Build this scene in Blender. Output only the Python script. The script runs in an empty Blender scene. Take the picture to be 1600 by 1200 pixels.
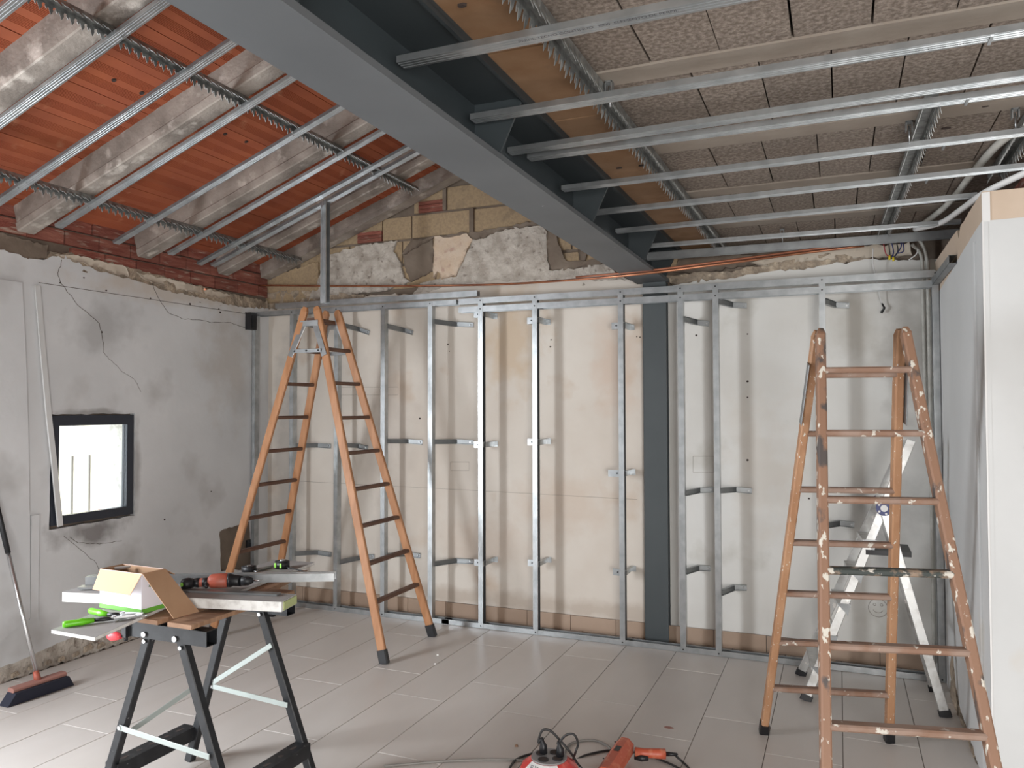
import bpy, bmesh, math, random
import numpy as np
from mathutils import Vector, Matrix, noise
from mathutils.geometry import delaunay_2d_cdt
random.seed(7)
D = bpy.data; C = bpy.context.scene.collection
# ---------------------------------------------------------------- camera
H = 1.6; FPX = 1220.857
MR = [Vector((0.9225301, 0.3859171, -0.0024847)), Vector((0.0132878, -0.0253284, 0.9995909)), Vector((-0.3856963, 0.9221857, 0.0284942))]
cam = D.objects.new('camera', D.cameras.new('camera')); C.objects.link(cam)
cam.data.sensor_width = 36; cam.data.lens = FPX * 36 / 1600; cam.data.clip_start = .05
m = Matrix((MR[0], MR[1], -MR[2])).transposed().to_4x4(); m.translation = (0, 0, H); cam.matrix_world = m
bpy.context.scene.camera = cam
# ---------------------------------------------------------------- world, lights, exposure
w = D.worlds.new('world'); bpy.context.scene.world = w; w.use_nodes = True
bg = w.node_tree.nodes['Background']; bg.inputs[0].default_value = (.86, .93, 1, 1); bg.inputs[1].default_value = 5
def area(name, loc, look, sx, sy, power, col):
    l = D.lights.new(name, 'AREA'); l.shape = 'RECTANGLE'; l.size = sx; l.size_y = sy; l.energy = power; l.color = col
    o = D.objects.new(name, l); C.objects.link(o); o.location = loc
    o.rotation_euler = (Vector(look) - Vector(loc)).to_track_quat('-Z', 'Y').to_euler(); return o
area('daylight_from_open_door', (-4.40, .95, 1.15), (0, 1.9, .35), .85, 2.1, 205, (.90, .95, 1))
area('daylight_from_glazing_behind', (.9, -2.35, 1.05), (-1.4, 3, .7), 3.4, 1.9, 330, (1, .985, .965))
sc = bpy.context.scene
sc.view_settings.view_transform = 'Standard'; sc.view_settings.look = 'None'; sc.view_settings.gamma = 1
sc.view_settings.use_curve_mapping = False; sc.view_settings.exposure = 0.03
# ---------------------------------------------------------------- measuring helpers: a sighted point on a real plane of the room
def on(px, py, ax, v):
    d = MR[0] * ((px - 800) / FPX) + MR[1] * (-(py - 600) / FPX) + MR[2]
    c = Vector((0, 0, H)); return c + d * ((v - c[ax]) / d[ax])
def G(px, py, z=0.0): return on(px, py, 2, z)
YB = 5.36; XL = -4.5; XR = .55; SL = .36
def zroof(x): return 2.65 + SL * (x + 4.45)
# ---------------------------------------------------------------- materials
def mat(name, col, rough=.7, metal=0, col2=None, scale=6, lo=.35, hi=.65, detail=6, bump=0, bscale=60, bdist=.004, col3=None, scale3=40, lo3=.6, hi3=.66,
        rnd=0, stretch=None, coord='pos', trans=0):
    m_ = D.materials.new(name); m_.use_nodes = True; nt = m_.node_tree; N = nt.nodes; L = nt.links
    b = N['Principled BSDF']; b.inputs['Roughness'].default_value = rough; b.inputs['Metallic'].default_value = metal
    b.inputs['Base Color'].default_value = (*col, 1)
    if coord == 'pos': src = N.new('ShaderNodeNewGeometry').outputs['Position']
    else: src = N.new('ShaderNodeTexCoord').outputs['Object']
    if stretch:
        mp = N.new('ShaderNodeMapping'); mp.inputs['Scale'].default_value = stretch; L.new(src, mp.inputs[0]); src = mp.outputs[0]
    cur = None
    def nz(sc_, a, z, det):
        n = N.new('ShaderNodeTexNoise'); n.inputs['Scale'].default_value = sc_; n.inputs['Detail'].default_value = det; L.new(src, n.inputs['Vector'])
        r = N.new('ShaderNodeMapRange'); r.inputs[1].default_value = a; r.inputs[2].default_value = z; L.new(n.outputs[0], r.inputs[0]); return r.outputs[0], n.outputs[0]
    def mix(a, b_, f):
        x = N.new('ShaderNodeMix'); x.data_type = 'RGBA'
        if isinstance(a, tuple): x.inputs[6].default_value = (*a, 1)
        else: L.new(a, x.inputs[6])
        x.inputs[7].default_value = (*b_, 1); L.new(f, x.inputs[0]); return x.outputs[2]
    if col2: f, _ = nz(scale, lo, hi, detail); cur = mix(col, col2, f)
    if col3: f, _ = nz(scale3, lo3, hi3, 4); cur = mix(cur if cur else col, col3, f)
    if rnd:
        oi = N.new('ShaderNodeObjectInfo'); r = N.new('ShaderNodeMapRange'); r.inputs[3].default_value = 1 - rnd; r.inputs[4].default_value = 1 + rnd
        L.new(oi.outputs['Random'], r.inputs[0]); h = N.new('ShaderNodeHueSaturation'); L.new(r.outputs[0], h.inputs['Value'])
        if cur: L.new(cur, h.inputs['Color'])
        else: h.inputs['Color'].default_value = (*col, 1)
        cur = h.outputs[0]
    if cur: L.new(cur, b.inputs['Base Color'])
    if bump:
        _, n = nz(bscale, 0, 1, 5); bp = N.new('ShaderNodeBump'); bp.inputs['Strength'].default_value = bump; bp.inputs['Distance'].default_value = bdist
        L.new(n, bp.inputs['Height']); L.new(bp.outputs[0], b.inputs['Normal'])
    if trans: b.inputs['Transmission Weight'].default_value = trans; b.inputs['IOR'].default_value = 1.45
    return m_
M = {}
M['tile'] = mat('floor tile', (.58, .535, .495), .38, 0, (.66, .62, .585), 2.5, .3, .7, 8, .05, 30, .002, rnd=.035, stretch=(1, .35, 1))
M['grout'] = mat('grout', (.20, .17, .15), .9)
M['wall_left'] = mat('grey plaster', (.60, .61, .62), .9, 0, (.72, .73, .74), 1.3, .35, .65, 9, .3, 14, .006, (.42, .41, .40), 1.9, .56, .8)
M['wall_back'] = mat('cream plaster', (.64, .575, .505), .9, 0, (.72, .67, .605), 1.6, .35, .65, 9, .25, 16, .005, (.56, .44, .34), 2.6, .60, .78)
M['wall_back_grey'] = mat('grey white plaster', (.66, .64, .60), .9, 0, (.74, .73, .70), 1.6, .35, .65, 9, .25, 16, .005, (.55, .53, .48), 3.1, .60, .78)
M['wall_right'] = mat('white plaster', (.60, .605, .60), .85, 0, (.68, .685, .68), 1.2, .35, .65, 8, .15, 18, .004, (.62, .58, .52), 2.2, .66, .8)
M['beige'] = mat('unpainted beige plaster', (.60, .47, .36), .85, 0, (.66, .53, .42), 3, .4, .6, 6, .1, 30)
M['cream_band'] = mat('bare cream plaster', (.55, .47, .38), .9, 0, (.62, .55, .46), 3, .35, .65, 8, .2, 20)
M['rough'] = mat('rough render', (.40, .35, .30), .95, 0, (.58, .53, .47), 13, .35, .62, 10, .7, 40, .02, (.22, .18, .15), 24, .60, .72)
M['rough_cream'] = mat('rough cream render', (.62, .47, .34), .95, 0, (.66, .54, .43), 9, .35, .65, 10, .6, 30, .015, (.50, .34, .27), 14, .58, .7)
M['crumb'] = mat('crumbling mortar', (.45, .36, .27), .95, 0, (.27, .22, .17), 14, .4, .62, 9, .9, 45, .02, (.60, .50, .38), 20, .58, .68)
M['mortar'] = mat('dark mortar', (.17, .13, .10), .95, 0, (.23, .185, .145), 6, .35, .65, 8, .4, 40, .008)
M['block'] = mat('tan concrete block', (.42, .31, .19), .95, 0, (.34, .25, .16), 60, .4, .65, 4, .5, 90, .004, (.22, .17, .12), 5, .62, .8, rnd=.08)
M['slabblock'] = mat('porous lightweight block', (.165, .13, .105), .95, 0, (.335, .28, .235), 70, .38, .66, 5, .6, 150, .004, (.17, .13, .10), 170, .58, .66, rnd=.07)
M['brick'] = mat('red hollow brick', (.24, .07, .05), .85, 0, (.36, .14, .10), 5, .4, .65, 8, .8, 30, .01, (.48, .36, .29), 7, .58, .70, rnd=.18, stretch=(1, 1, 7))
M['brick_o'] = mat('orange brick', (.42, .18, .09), .85, 0, (.50, .25, .14), 6, .4, .65, 6, .3, 40, rnd=.15)
M['board_r'] = mat('ceramic roof board', (.39, .105, .043), .8, 0, (.33, .085, .038), 4, .35, .65, 6, .12, 40, .003, (.52, .22, .12), 7, .64, .78, rnd=.09)
M['joint'] = mat('dark gap', (.05, .035, .03), .95)
M['joist'] = mat('old concrete joist', (.37, .325, .285), .92, 0, (.21, .18, .155), 4, .40, .62, 10, .6, 45, .008, (.54, .49, .44), 9, .58, .72)
M['slabjoist'] = mat('slab joist', (.27, .225, .185), .92, 0, (.32, .275, .23), 5, .38, .62, 8, .25, 60, .004)
M['ironband'] = mat('rust brown mortar band', (.23, .125, .06), .9, 0, (.30, .18, .10), 7, .35, .65, 8, .2, 50, .004, (.20, .12, .07), 5, .62, .75)
M['zinc'] = mat('galvanised steel', (.40, .42, .43), .33, .85, (.53, .55, .56), 14, .35, .65, 5, .04, 30, .002, (.42, .43, .44), 7, .6, .8)
M['zinc_shade'] = mat('stud steel with painted shade', (.10, .105, .11), .55, .6)  # darker copy of the steel, paints the shade inside the open studs
M['zinc_d'] = mat('dull galvanised steel', (.27, .28, .285), .42, .8, (.36, .375, .38), 10, .35, .65, 4)
M['zinc_t'] = mat('weathered toothed steel', (.40, .41, .40), .45, .75, (.24, .245, .24), 30, .4, .6, 4)
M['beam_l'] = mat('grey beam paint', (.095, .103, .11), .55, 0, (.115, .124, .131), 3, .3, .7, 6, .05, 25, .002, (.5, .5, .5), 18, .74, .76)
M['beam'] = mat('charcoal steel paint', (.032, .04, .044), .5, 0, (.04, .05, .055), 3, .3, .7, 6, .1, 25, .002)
M['column'] = mat('dark grey column paint', (.052, .062, .066), .45, 0, (.062, .073, .077), 3, .3, .7, 5)
M['black'] = mat('black plastic', (.012, .012, .014), .45, 0)
M['blackmetal'] = mat('black enamelled steel', (.010, .011, .013), .5, 0, (.02, .021, .024), 25, .45, .7, 5, col3=(.3, .3, .3), scale3=60, lo3=.72, hi3=.74)
M['paleg'] = mat('pale zinc strip', (.42, .47, .45), .42, .35)
M['wood'] = mat('varnished ladder wood', (.36, .16, .066), .5, 0, (.47, .23, .11), 3, .35, .65, 8, .1, 60, .002, (.30, .12, .05), 4, .64, .78, stretch=(9, 9, 1.2))
M['wood_r'] = mat('ladder rung wood', (.105, .05, .032), .6, 0, (.16, .085, .055), 8, .35, .65, 6)
M['wood2'] = mat('worn ladder wood', (.40, .205, .105), .6, 0, (.52, .295, .165), 3, .35, .65, 8, .1, 60, .002, (.72, .69, .62), 26, .66, .68, stretch=(4, 4, 1.6))
M['wood2p'] = mat('paint spattered ladder wood', (.29, .16, .10), .65, 0, (.09, .075, .07), 8, .58, .66, 6, .2, 40, .004, (.70, .66, .58), 19, .60, .63, stretch=(2, 2, 1.0))
M['wood2r'] = mat('dusty spattered tread wood', (.26, .15, .10), .7, 0, (.33, .23, .18), 10, .4, .6, 6, .15, 40, .003, (.66, .62, .55), 28, .64, .67)
M['tread_dark'] = mat('dark paint crusted tread', (.05, .06, .055), .7, 0, (.30, .22, .16), 20, .5, .6, 6, .3, 40, .004, (.66, .62, .55), 32, .60, .64)
M['alu'] = mat('scuffed aluminium', (.60, .60, .585), .38, .55, (.48, .47, .45), 16, .5, .62, 6, .1, 40, .002, (.78, .76, .72), 24, .62, .66)
M['copper'] = mat('copper pipe', (.62, .27, .15), .35, .9, (.42, .17, .1), 8, .4, .6)
M['copper_d'] = mat('tarnished copper pipe', (.42, .17, .10), .5, .6)
M['frame'] = mat('dark window frame', (.028, .034, .048), .4)
M['glass'] = mat('window glass', (.95, .97, .97), .02, trans=1)
M['cardboard'] = mat('brown cardboard', (.42, .25, .145), .85, 0, (.46, .285, .17), 6, .4, .6)
M['cardboard_l'] = mat('light cardboard lining', (.68, .42, .27), .85)
M['whitecard'] = mat('white printed card', (.76, .75, .82), .5)
M['greenprint'] = mat('green print', (.14, .42, .05), .5)
M['leafprint'] = mat('dark leaf print', (.08, .14, .04), .6)
M['pboard'] = mat('grey plasterboard paper', (.34, .33, .32), .85, 0, (.39, .38, .37), 6, .4, .6)
M['gypsum'] = mat('white gypsum edge', (.74, .73, .70), .85, 0, (.55, .53, .50), 22, .5, .66, 6)
M['greencore'] = mat('green board core', (.42, .47, .22), .8)
M['green'] = mat('lime green plastic', (.16, .62, .02), .35)
M['steel'] = mat('bright steel', (.62, .63, .64), .28, 1)
M['red'] = mat('red plastic', (.62, .05, .045), .4, 0, (.70, .16, .13), 20, .5, .65, 5)
M['redclamp'] = mat('coral red plastic', (.78, .07, .085), .4)
M['redtool'] = mat('orange red tool casing', (.50, .10, .05), .45, 0, (.62, .22, .13), 25, .5, .68, 5)
M['dull_red'] = mat('dusty red drill casing', (.40, .09, .055), .5, 0, (.30, .09, .06), 15, .4, .6)
M['lime'] = mat('lime label', (.35, .85, .1), .5)
M['jaw'] = mat('brown bench jaw wood', (.25, .14, .08), .7, 0, (.34, .20, .12), 12, .4, .6, stretch=(1, 6, 1))
M['conduit'] = mat('pale grey conduit', (.55, .54, .50), .6, 0, (.45, .44, .40), 12, .4, .6)
M['white'] = mat('white plastic', (.75, .74, .73), .5)
M['yellow'] = mat('yellow plastic', (.80, .62, .03), .45)
M['blue'] = mat('blue insulation', (.02, .03, .14), .4)
M['redwire'] = mat('red insulation', (.35, .02, .04), .4)
M['pink'] = mat('pink post', (.75, .45, .42), .8)
M['outwall'] = mat('pale yard wall', (.80, .74, .58), .9)
M['bristle'] = mat('dark blue bristle', (.012, .014, .028), .8)
M['broomtop'] = mat('dusty red broom back', (.33, .16, .13), .7)
M['chrome'] = mat('chromed tube', (.6, .6, .6), .25, .9)
M['dustgrey'] = mat('dusty grey cable', (.27, .26, .24), .6)
M['cable'] = mat('black cable', (.03, .03, .03), .5)
M['greytop'] = mat('grey reel top', (.26, .25, .25), .5)
M['pencil'] = mat('pencil line', (.30, .26, .23), .9)
M['crack'] = mat('crack shadow', (.12, .10, .085), .95)
M['ink'] = mat('stamped ink', (.10, .10, .11), .6)
M['plug_w'] = mat('grey plug', (.5, .5, .5), .4)
def stain(m_, c, rad, col, k=.8, nsc=7):
    nt = m_.node_tree; N = nt.nodes; L = nt.links; b = N['Principled BSDF']; old = b.inputs['Base Color'].links[0].from_socket
    g = N.new('ShaderNodeNewGeometry'); v = N.new('ShaderNodeVectorMath'); v.operation = 'SUBTRACT'; L.new(g.outputs['Position'], v.inputs[0]); v.inputs[1].default_value = c
    d = N.new('ShaderNodeVectorMath'); d.operation = 'DIVIDE'; L.new(v.outputs[0], d.inputs[0]); d.inputs[1].default_value = rad
    n = N.new('ShaderNodeTexNoise'); n.inputs['Scale'].default_value = nsc; n.inputs['Detail'].default_value = 8; L.new(g.outputs['Position'], n.inputs['Vector'])
    ln = N.new('ShaderNodeVectorMath'); ln.operation = 'LENGTH'; L.new(d.outputs[0], ln.inputs[0])
    a = N.new('ShaderNodeMath'); a.operation = 'MULTIPLY_ADD'; L.new(n.outputs[0], a.inputs[0]); a.inputs[1].default_value = 1.6; L.new(ln.outputs['Value'], a.inputs[2])
    r_ = N.new('ShaderNodeMapRange'); r_.inputs[1].default_value = 1.05; r_.inputs[2].default_value = 1.75; r_.inputs[3].default_value = k; r_.inputs[4].default_value = 0; L.new(a.outputs[0], r_.inputs[0])
    x = N.new('ShaderNodeMix'); x.data_type = 'RGBA'; L.new(old, x.inputs[6]); x.inputs[7].default_value = (*col, 1); L.new(r_.outputs[0], x.inputs[0]); L.new(x.outputs[2], b.inputs['Base Color'])
for c_, rd, cl, k_ in (((-4.5, 3.66, .80), (1, .34, .12), (.16, .145, .14), .8), ((-4.5, 3.66, 1.56), (1, .36, .04), (.25, .24, .23), .7), ((-4.5, 4.0, 1.2), (1, .05, .4), (.27, .26, .25), .6),
                      ((-4.5, 3.9, .45), (1, .3, .2), (.38, .37, .35), .6), ((-4.5, 3.75, 2.15), (1, .35, .25), (.42, .42, .42), .7), ((-4.5, 4.9, 2.0), (1, .4, .6), (.50, .46, .42), .6), ((-4.5, 4.3, 2.45), (1, 1.0, .14), (.58, .52, .46), .8)): stain(M['wall_left'], c_, rd, cl, k_)
for c_, rd, cl, k_ in (((-2.25, 5.36, 2.1), (.35, 1, .5), (.58, .44, .30), .7), ((-1.9, 5.36, .9), (.5, 1, .3), (.60, .49, .40), .6), ((-3.3, 5.36, 1.4), (.3, 1, .8), (.52, .46, .41), .5), ((-1.45, 5.36, 1.9), (.2, 1, .5), (.62, .46, .36), .5),
                      ((-2.5, 5.36, .55), (.5, 1, .25), (.60, .50, .42), .6), ((-4.3, 5.36, 1.2), (.2, 1, 1.4), (.42, .39, .36), .7), ((-2.0, 5.36, .16), (2.6, 1, .09), (.48, .40, .33), .7)): stain(M['wall_back'], c_, rd, cl, k_)
for c_, rd, cl, k_ in (((.38, 5.36, 1.95), (.2, 1, .5), (.42, .40, .37), .8), ((.1, 5.36, 2.1), (.25, 1, .3), (.52, .49, .44), .7), ((.3, 5.36, .9), (.25, 1, .35), (.46, .45, .43), .6), ((-.5, 5.36, 1.2), (.3, 1, .6), (.62, .56, .49), .5)): stain(M['wall_back_grey'], c_, rd, cl, k_)
# ---------------------------------------------------------------- mesh builder
class MB:
    def __init__(s): s.v = []; s.f = []; s.m = []; s.mi = 0; s.sm = []
    def add(s, vs, fs, smooth=False):
        n = len(s.v); s.v += [tuple(x) for x in vs]
        for f in fs: s.f.append([n + i for i in f]); s.m.append(s.mi); s.sm.append(smooth)
        return s
    def box(s, a, b):
        x0, y0, z0 = a; x1, y1, z1 = b
        return s.obox(Vector(((x0 + x1) / 2, (y0 + y1) / 2, (z0 + z1) / 2)), Vector((abs(x1 - x0), 0, 0)), Vector((0, abs(y1 - y0), 0)), Vector((0, 0, abs(z1 - z0))))
    def obox(s, c, u, v, w_, taper=1):
        c = Vector(c); u = Vector(u) / 2; v = Vector(v) / 2; w_ = Vector(w_) / 2
        if u.cross(v).dot(w_) < 0: u = -u
        P = [c - u - v - w_, c + u - v - w_, c + u + v - w_, c - u + v - w_] + [c + (q * taper) + w_ for q in (-u - v, u - v, u + v, -u + v)]
        return s.add(P, [(0, 3, 2, 1), (4, 5, 6, 7), (0, 1, 5, 4), (1, 2, 6, 5), (2, 3, 7, 6), (3, 0, 4, 7)])
    def bar(s, p, q, wd, th, ref=(0, 0, 1)):      # rectangular bar: wd along ref-ish, th across
        p = Vector(p); q = Vector(q); a = (q - p).normalized(); r = Vector(ref); r = (r - a * r.dot(a)).normalized(); t = a.cross(r)
        return s.obox((p + q) / 2, r * wd, t * th, q - p)
    def cbar(s, p, q, wd, th, ref=(0, 0, 1), ch=.25):  # chamfered bar
        p = Vector(p); q = Vector(q); a = (q - p).normalized(); r = Vector(ref); r = (r - a * r.dot(a)).normalized(); t = a.cross(r)
        c = min(wd, th) * ch; W = wd / 2; T = th / 2
        pr = [(W - c, T), (-W + c, T), (-W, T - c), (-W, -T + c), (-W + c, -T), (W - c, -T), (W, -T + c), (W, T - c)]
        return s.prism([p + r * x + t * y for x, y in pr], q - p)
    def prism(s, pts, ext, smooth=False):
        n = len(pts); P = [Vector(x) for x in pts]; e = Vector(ext)
        nn = Vector((0, 0, 0))
        for i in range(n): nn += P[i].cross(P[(i + 1) % n])
        if nn.dot(e) > 0: P = P[::-1]
        s.add(P + [x + e for x in P], [list(range(n)), list(range(2 * n - 1, n - 1, -1))] + [(i, n + i, n + (i + 1) % n, (i + 1) % n) for i in range(n)], False)
        if smooth:
            for k in range(n): s.sm[-1 - k] = True
        return s
    def tube(s, pts, r, n=8, closed=False, cap=True):
        P = [Vector(p) for p in pts]; R = r if isinstance(r, (list, tuple)) else [r] * len(P); base = len(s.v); up = None
        for i, p in enumerate(P):
            d = (P[min(i + 1, len(P) - 1)] - P[max(i - 1, 0)]).normalized()
            if up is None: up = d.orthogonal().normalized()
            up = (up - d * up.dot(d)).normalized(); sd = d.cross(up)
            for k in range(n):
                a = 2 * math.pi * k / n; s.v.append(tuple(p + (up * math.cos(a) + sd * math.sin(a)) * R[i]))
        for i in range(len(P) - 1):
            for k in range(n):
                s.f.append([base + i * n + k, base + i * n + (k + 1) % n, base + (i + 1) * n + (k + 1) % n, base + (i + 1) * n + k]); s.m.append(s.mi); s.sm.append(True)
        if cap:
            s.f.append([base + k for k in range(n)][::-1]); s.m.append(s.mi); s.sm.append(False)
            s.f.append([base + (len(P) - 1) * n + k for k in range(n)]); s.m.append(s.mi); s.sm.append(False)
        return s
    def cyl(s, p, q, r, n=14): return s.tube([p, q], r, n)
    def build(s, name, mats, parent=None, **k):
        me = D.meshes.new(name); me.from_pydata(s.v, [], s.f); 
        ms = mats if isinstance(mats, (list, tuple)) else [mats]
        for x in ms: me.materials.append(M[x] if isinstance(x, str) else x)
        me.polygons.foreach_set('material_index', s.m); me.polygons.foreach_set('use_smooth', s.sm); me.update()
        return link(name, me, parent, **k)
def link(name, me, parent=None, **k):
    o = D.objects.new(name, me); C.objects.link(o)
    if parent is not None: o.parent = parent; o.matrix_parent_inverse = parent.matrix_world.inverted() if False else Matrix.Translation(-parent_origin(parent))
    tag(o, **k); return o
def parent_origin(p):
    v = Vector((0, 0, 0))
    while p is not None: v += Vector(p.location) + (p.matrix_parent_inverse.translation if p.parent else Vector((0, 0, 0))); p = p.parent
    return v
def tag(o, label=None, cat=None, group=None, kind=None):
    if label: o['label'] = label
    if cat: o['category'] = cat
    if group: o['group'] = group
    if kind: o['kind'] = kind
    return o
def thing(name, label, cat, loc=(0, 0, 0), group=None, kind=None):
    o = D.objects.new(name, None); C.objects.link(o); o.location = loc; o.empty_display_size = .1
    return tag(o, label, cat, group, kind)
def lettering(body, size, loc, rot, par):
    cu = D.curves.new('lettering', 'FONT'); cu.body = body; cu.size = size; to = D.objects.new('lettering_source', cu); C.objects.link(to)
    bpy.context.view_layer.update(); me = D.meshes.new_from_object(to.evaluated_get(bpy.context.evaluated_depsgraph_get())); D.objects.remove(to); me.materials.clear(); me.materials.append(M['ink'])
    o = D.objects.new('lettering', me); C.objects.link(o); o.parent = par; o.matrix_parent_inverse = Matrix.Translation(-parent_origin(par)); o.location = loc; o.rotation_euler = rot; return o
def bez(pts, n=8):      # catmull-rom
    P = [Vector(p) for p in pts]; P = [P[0] * 2 - P[1]] + P + [P[-1] * 2 - P[-2]]; out = []
    for i in range(1, len(P) - 2):
        for k in range(n):
            t = k / n; a, b, c, d = P[i - 1], P[i], P[i + 1], P[i + 2]
            out.append(.5 * ((2 * b) + (c - a) * t + (2 * a - 5 * b + 4 * c - d) * t * t + (3 * b - a - 3 * c + d) * t ** 3))
    return out + [P[-2]]
def ragged(pts, step=.03, amp=.012, seed=0):
    out = []
    for (a, b) in zip(pts[:-1], pts[1:]):
        n = max(1, int(math.dist(a, b) / step))
        for k in range(n):
            t = k / n; x = a[0] + (b[0] - a[0]) * t; y = a[1] + (b[1] - a[1]) * t
            out.append((x + amp * noise.noise(Vector((x * 19, y * 23, seed))), y + amp * 1.6 * noise.noise(Vector((x * 27, y * 21, seed + 9)))))
    out.append(tuple(pts[-1])); return out
def sheet(poly, fn, thick, holes=(), res=0, amp=0, seed=0, freq=9, edge=1.0):
    """flat piece with a ragged outline: fn(u, v, d) places a point of the sheet at depth d; faces point to -d"""
    vs = [Vector(p) for p in poly]; es = [(i, (i + 1) % len(vs)) for i in range(len(vs))]; loops = [list(range(len(vs)))]
    for h in holes:
        b = len(vs); vs += [Vector(p) for p in h]; es += [(b + i, b + (i + 1) % len(h)) for i in range(len(h))]; loops.append(list(range(b, b + len(h))))
    nb = len(vs)
    if res:
        xs = [p[0] for p in poly]; ys = [p[1] for p in poly]; y = min(ys)
        while y < max(ys):
            x = min(xs)
            while x < max(xs):
                vs.append(Vector((x + random.uniform(-.3, .3) * res, y + random.uniform(-.3, .3) * res))); x += res
            y += res
    V, E_, F_, ov, oe, of = delaunay_2d_cdt(vs, es, [], 0, 1e-6)
    def inside(p, lp):
        c = False; n = len(lp); j = n - 1
        for i in range(n):
            a = vs[lp[i]]; b = vs[lp[j]]
            if (a[1] > p[1]) != (b[1] > p[1]) and p[0] < (b[0] - a[0]) * (p[1] - a[1]) / (b[1] - a[1]) + a[0]: c = not c
            j = i
        return c
    keep = []
    for f in F_:
        c = sum((V[i] for i in f), Vector((0, 0))) / len(f)
        if inside(c, loops[0]) and not any(inside(c, l) for l in loops[1:]): keep.append(f)
    orig = [any(q < nb for q in ov[i]) for i in range(len(V))]
    P = []
    for i, p in enumerate(V):
        d = 0
        if amp: d = amp * (noise.fractal(Vector((p[0] * freq, p[1] * freq, seed)), .9, 2.1, 4)) * (edge if orig[i] else 1)
        P.append(fn(p[0], p[1], d))
    b = MB(); 
    a0 = P[keep[0][0]]; nrm = (P[keep[0][1]] - a0).cross(P[keep[0][2]] - a0); dvec = fn(*V[keep[0][0]], 1.0) - fn(*V[keep[0][0]], 0.0)
    flip = nrm.dot(dvec) > 0
    b.add(P, [list(f)[::-1] if flip else list(f) for f in keep], bool(amp))
    cnt = {}
    for f in keep:
        for k in range(len(f)):
            e = (f[k], f[(k + 1) % len(f)]); cnt[frozenset(e)] = cnt.get(frozenset(e), []) + [e]
    off = dvec.normalized() * thick; used = {}
    for e in cnt.values():
        if len(e) == 1:
            i, j = e[0]
            for q in (i, j):
                if q not in used: used[q] = len(b.v); b.v.append(tuple(P[q] + off))
            fc = [i, used[i], used[j], j]
            b.f.append(fc if flip else fc[::-1]); b.m.append(0); b.sm.append(False)
    return b
# ================================================================ FLOOR
fl = MB().box((-4.7, -2.6, -.06), (3.1, 5.5, -.004)).build('floor', 'grout', kind='structure')
tm = {}
def tile(x0, y0, x1, y1, z, nm, mt, par, key, th=.012):
    me = tm.get(key)
    if me is None:
        a = (x1 - x0) / 2 - .0018; b = (y1 - y0) / 2 - .0018; e = .0015
        mb = MB(); mb.add([(-a, -b, -th), (a, -b, -th), (a, b, -th), (-a, b, -th), (-a, -b, -e), (a, -b, -e), (a, b, -e), (-a, b, -e), (-a + e, -b + e, 0), (a - e, -b + e, 0), (a - e, b - e, 0), (-a + e, b - e, 0)],
            [(0, 1, 5, 4), (1, 2, 6, 5), (2, 3, 7, 6), (3, 0, 4, 7), (4, 5, 9, 8), (5, 6, 10, 9), (6, 7, 11, 10), (7, 4, 8, 11), (8, 9, 10, 11)])
        me = D.meshes.new(nm); me.from_pydata(mb.v, [], mb.f); me.materials.append(M[mt]); tm[key] = me
    o = D.objects.new(nm, me); C.objects.link(o); o.location = ((x0 + x1) / 2, (y0 + y1) / 2, z); o.parent = par; return o
for k in range(-14, 4):
    x0 = -1.0 + (k + 3) * .3318 ; x1 = x0 + .3318
    if x0 > 1.2: break
    x0c = max(x0, XL); y = (3.81 if k % 2 else 4.14) - 5
    if x1 < XL + .02: continue
    while y < 5.36:
        y1 = min(y + 1.0, 5.37)
        if y1 > -.6 and y1 - y > .01: tile(x0c, y, x1, y1, random.uniform(-.0004, .0004), 'tile', 'tile', fl, (round(x1 - x0c, 3), round(y1 - y, 3)))
        y += 1.0
# ================================================================ BACK WALL
FB = lambda u, v, d: Vector((u, YB + d, v))
FL = lambda u, v, d: Vector((XL - d, u, v))
FR = lambda u, v, d: Vector((XR + d, u, v))
wb = MB().box((-4.7, YB + .045, -.05), (3.1, YB + .2, 4.2)).build('wall_back', 'mortar', kind='structure')
def W(px, py): p = on(px, py, 1, YB); return (p.x, p.z)
def WL(px, py): p = on(px, py, 0, XL); return (p.y, p.z)
edge_b = [(-4.5, 2.44)] + [W(*q) for q in ((412, 497), (440, 492), (452, 484), (480, 483), (540, 478), (600, 472), (640, 470), (690, 465), (740, 452), (800, 446), (870, 442), (985, 447), (999, 440))] 
edge_b = [(-4.5, 2.44), (-4.3, 2.43), (-4.05, 2.475), (-3.7, 2.47), (-3.4, 2.50), (-3.1, 2.485), (-2.8, 2.52), (-2.5, 2.545), (-2.2, 2.535), (-1.9, 2.52), (-1.6, 2.50), (-1.28, 2.48), (-1.25, 2.44), (-1.10, 2.44)]
rg = ragged(edge_b, .025, .012, 1)
sheet(rg + [(-1.10, 0), (-4.5, 0)], FB, .045).build('plaster', 'wall_back', wb)
edge_g = [(-1.10, 2.44), (-1.06, 2.42), (-.9, 2.45), (-.66, 2.445), (-.5, 2.47), (-.34, 2.484), (-.2, 2.478), (-.03, 2.5), (.16, 2.518), (.3, 2.50), (.479, 2.494), (.56, 2.49)]
sheet(ragged(edge_g, .025, .012, 2) + [(.56, 0), (-1.10, 0)], FB, .045).build('plaster', 'wall_back_grey', wb, label='greyish white plaster right of the dark column')
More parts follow.
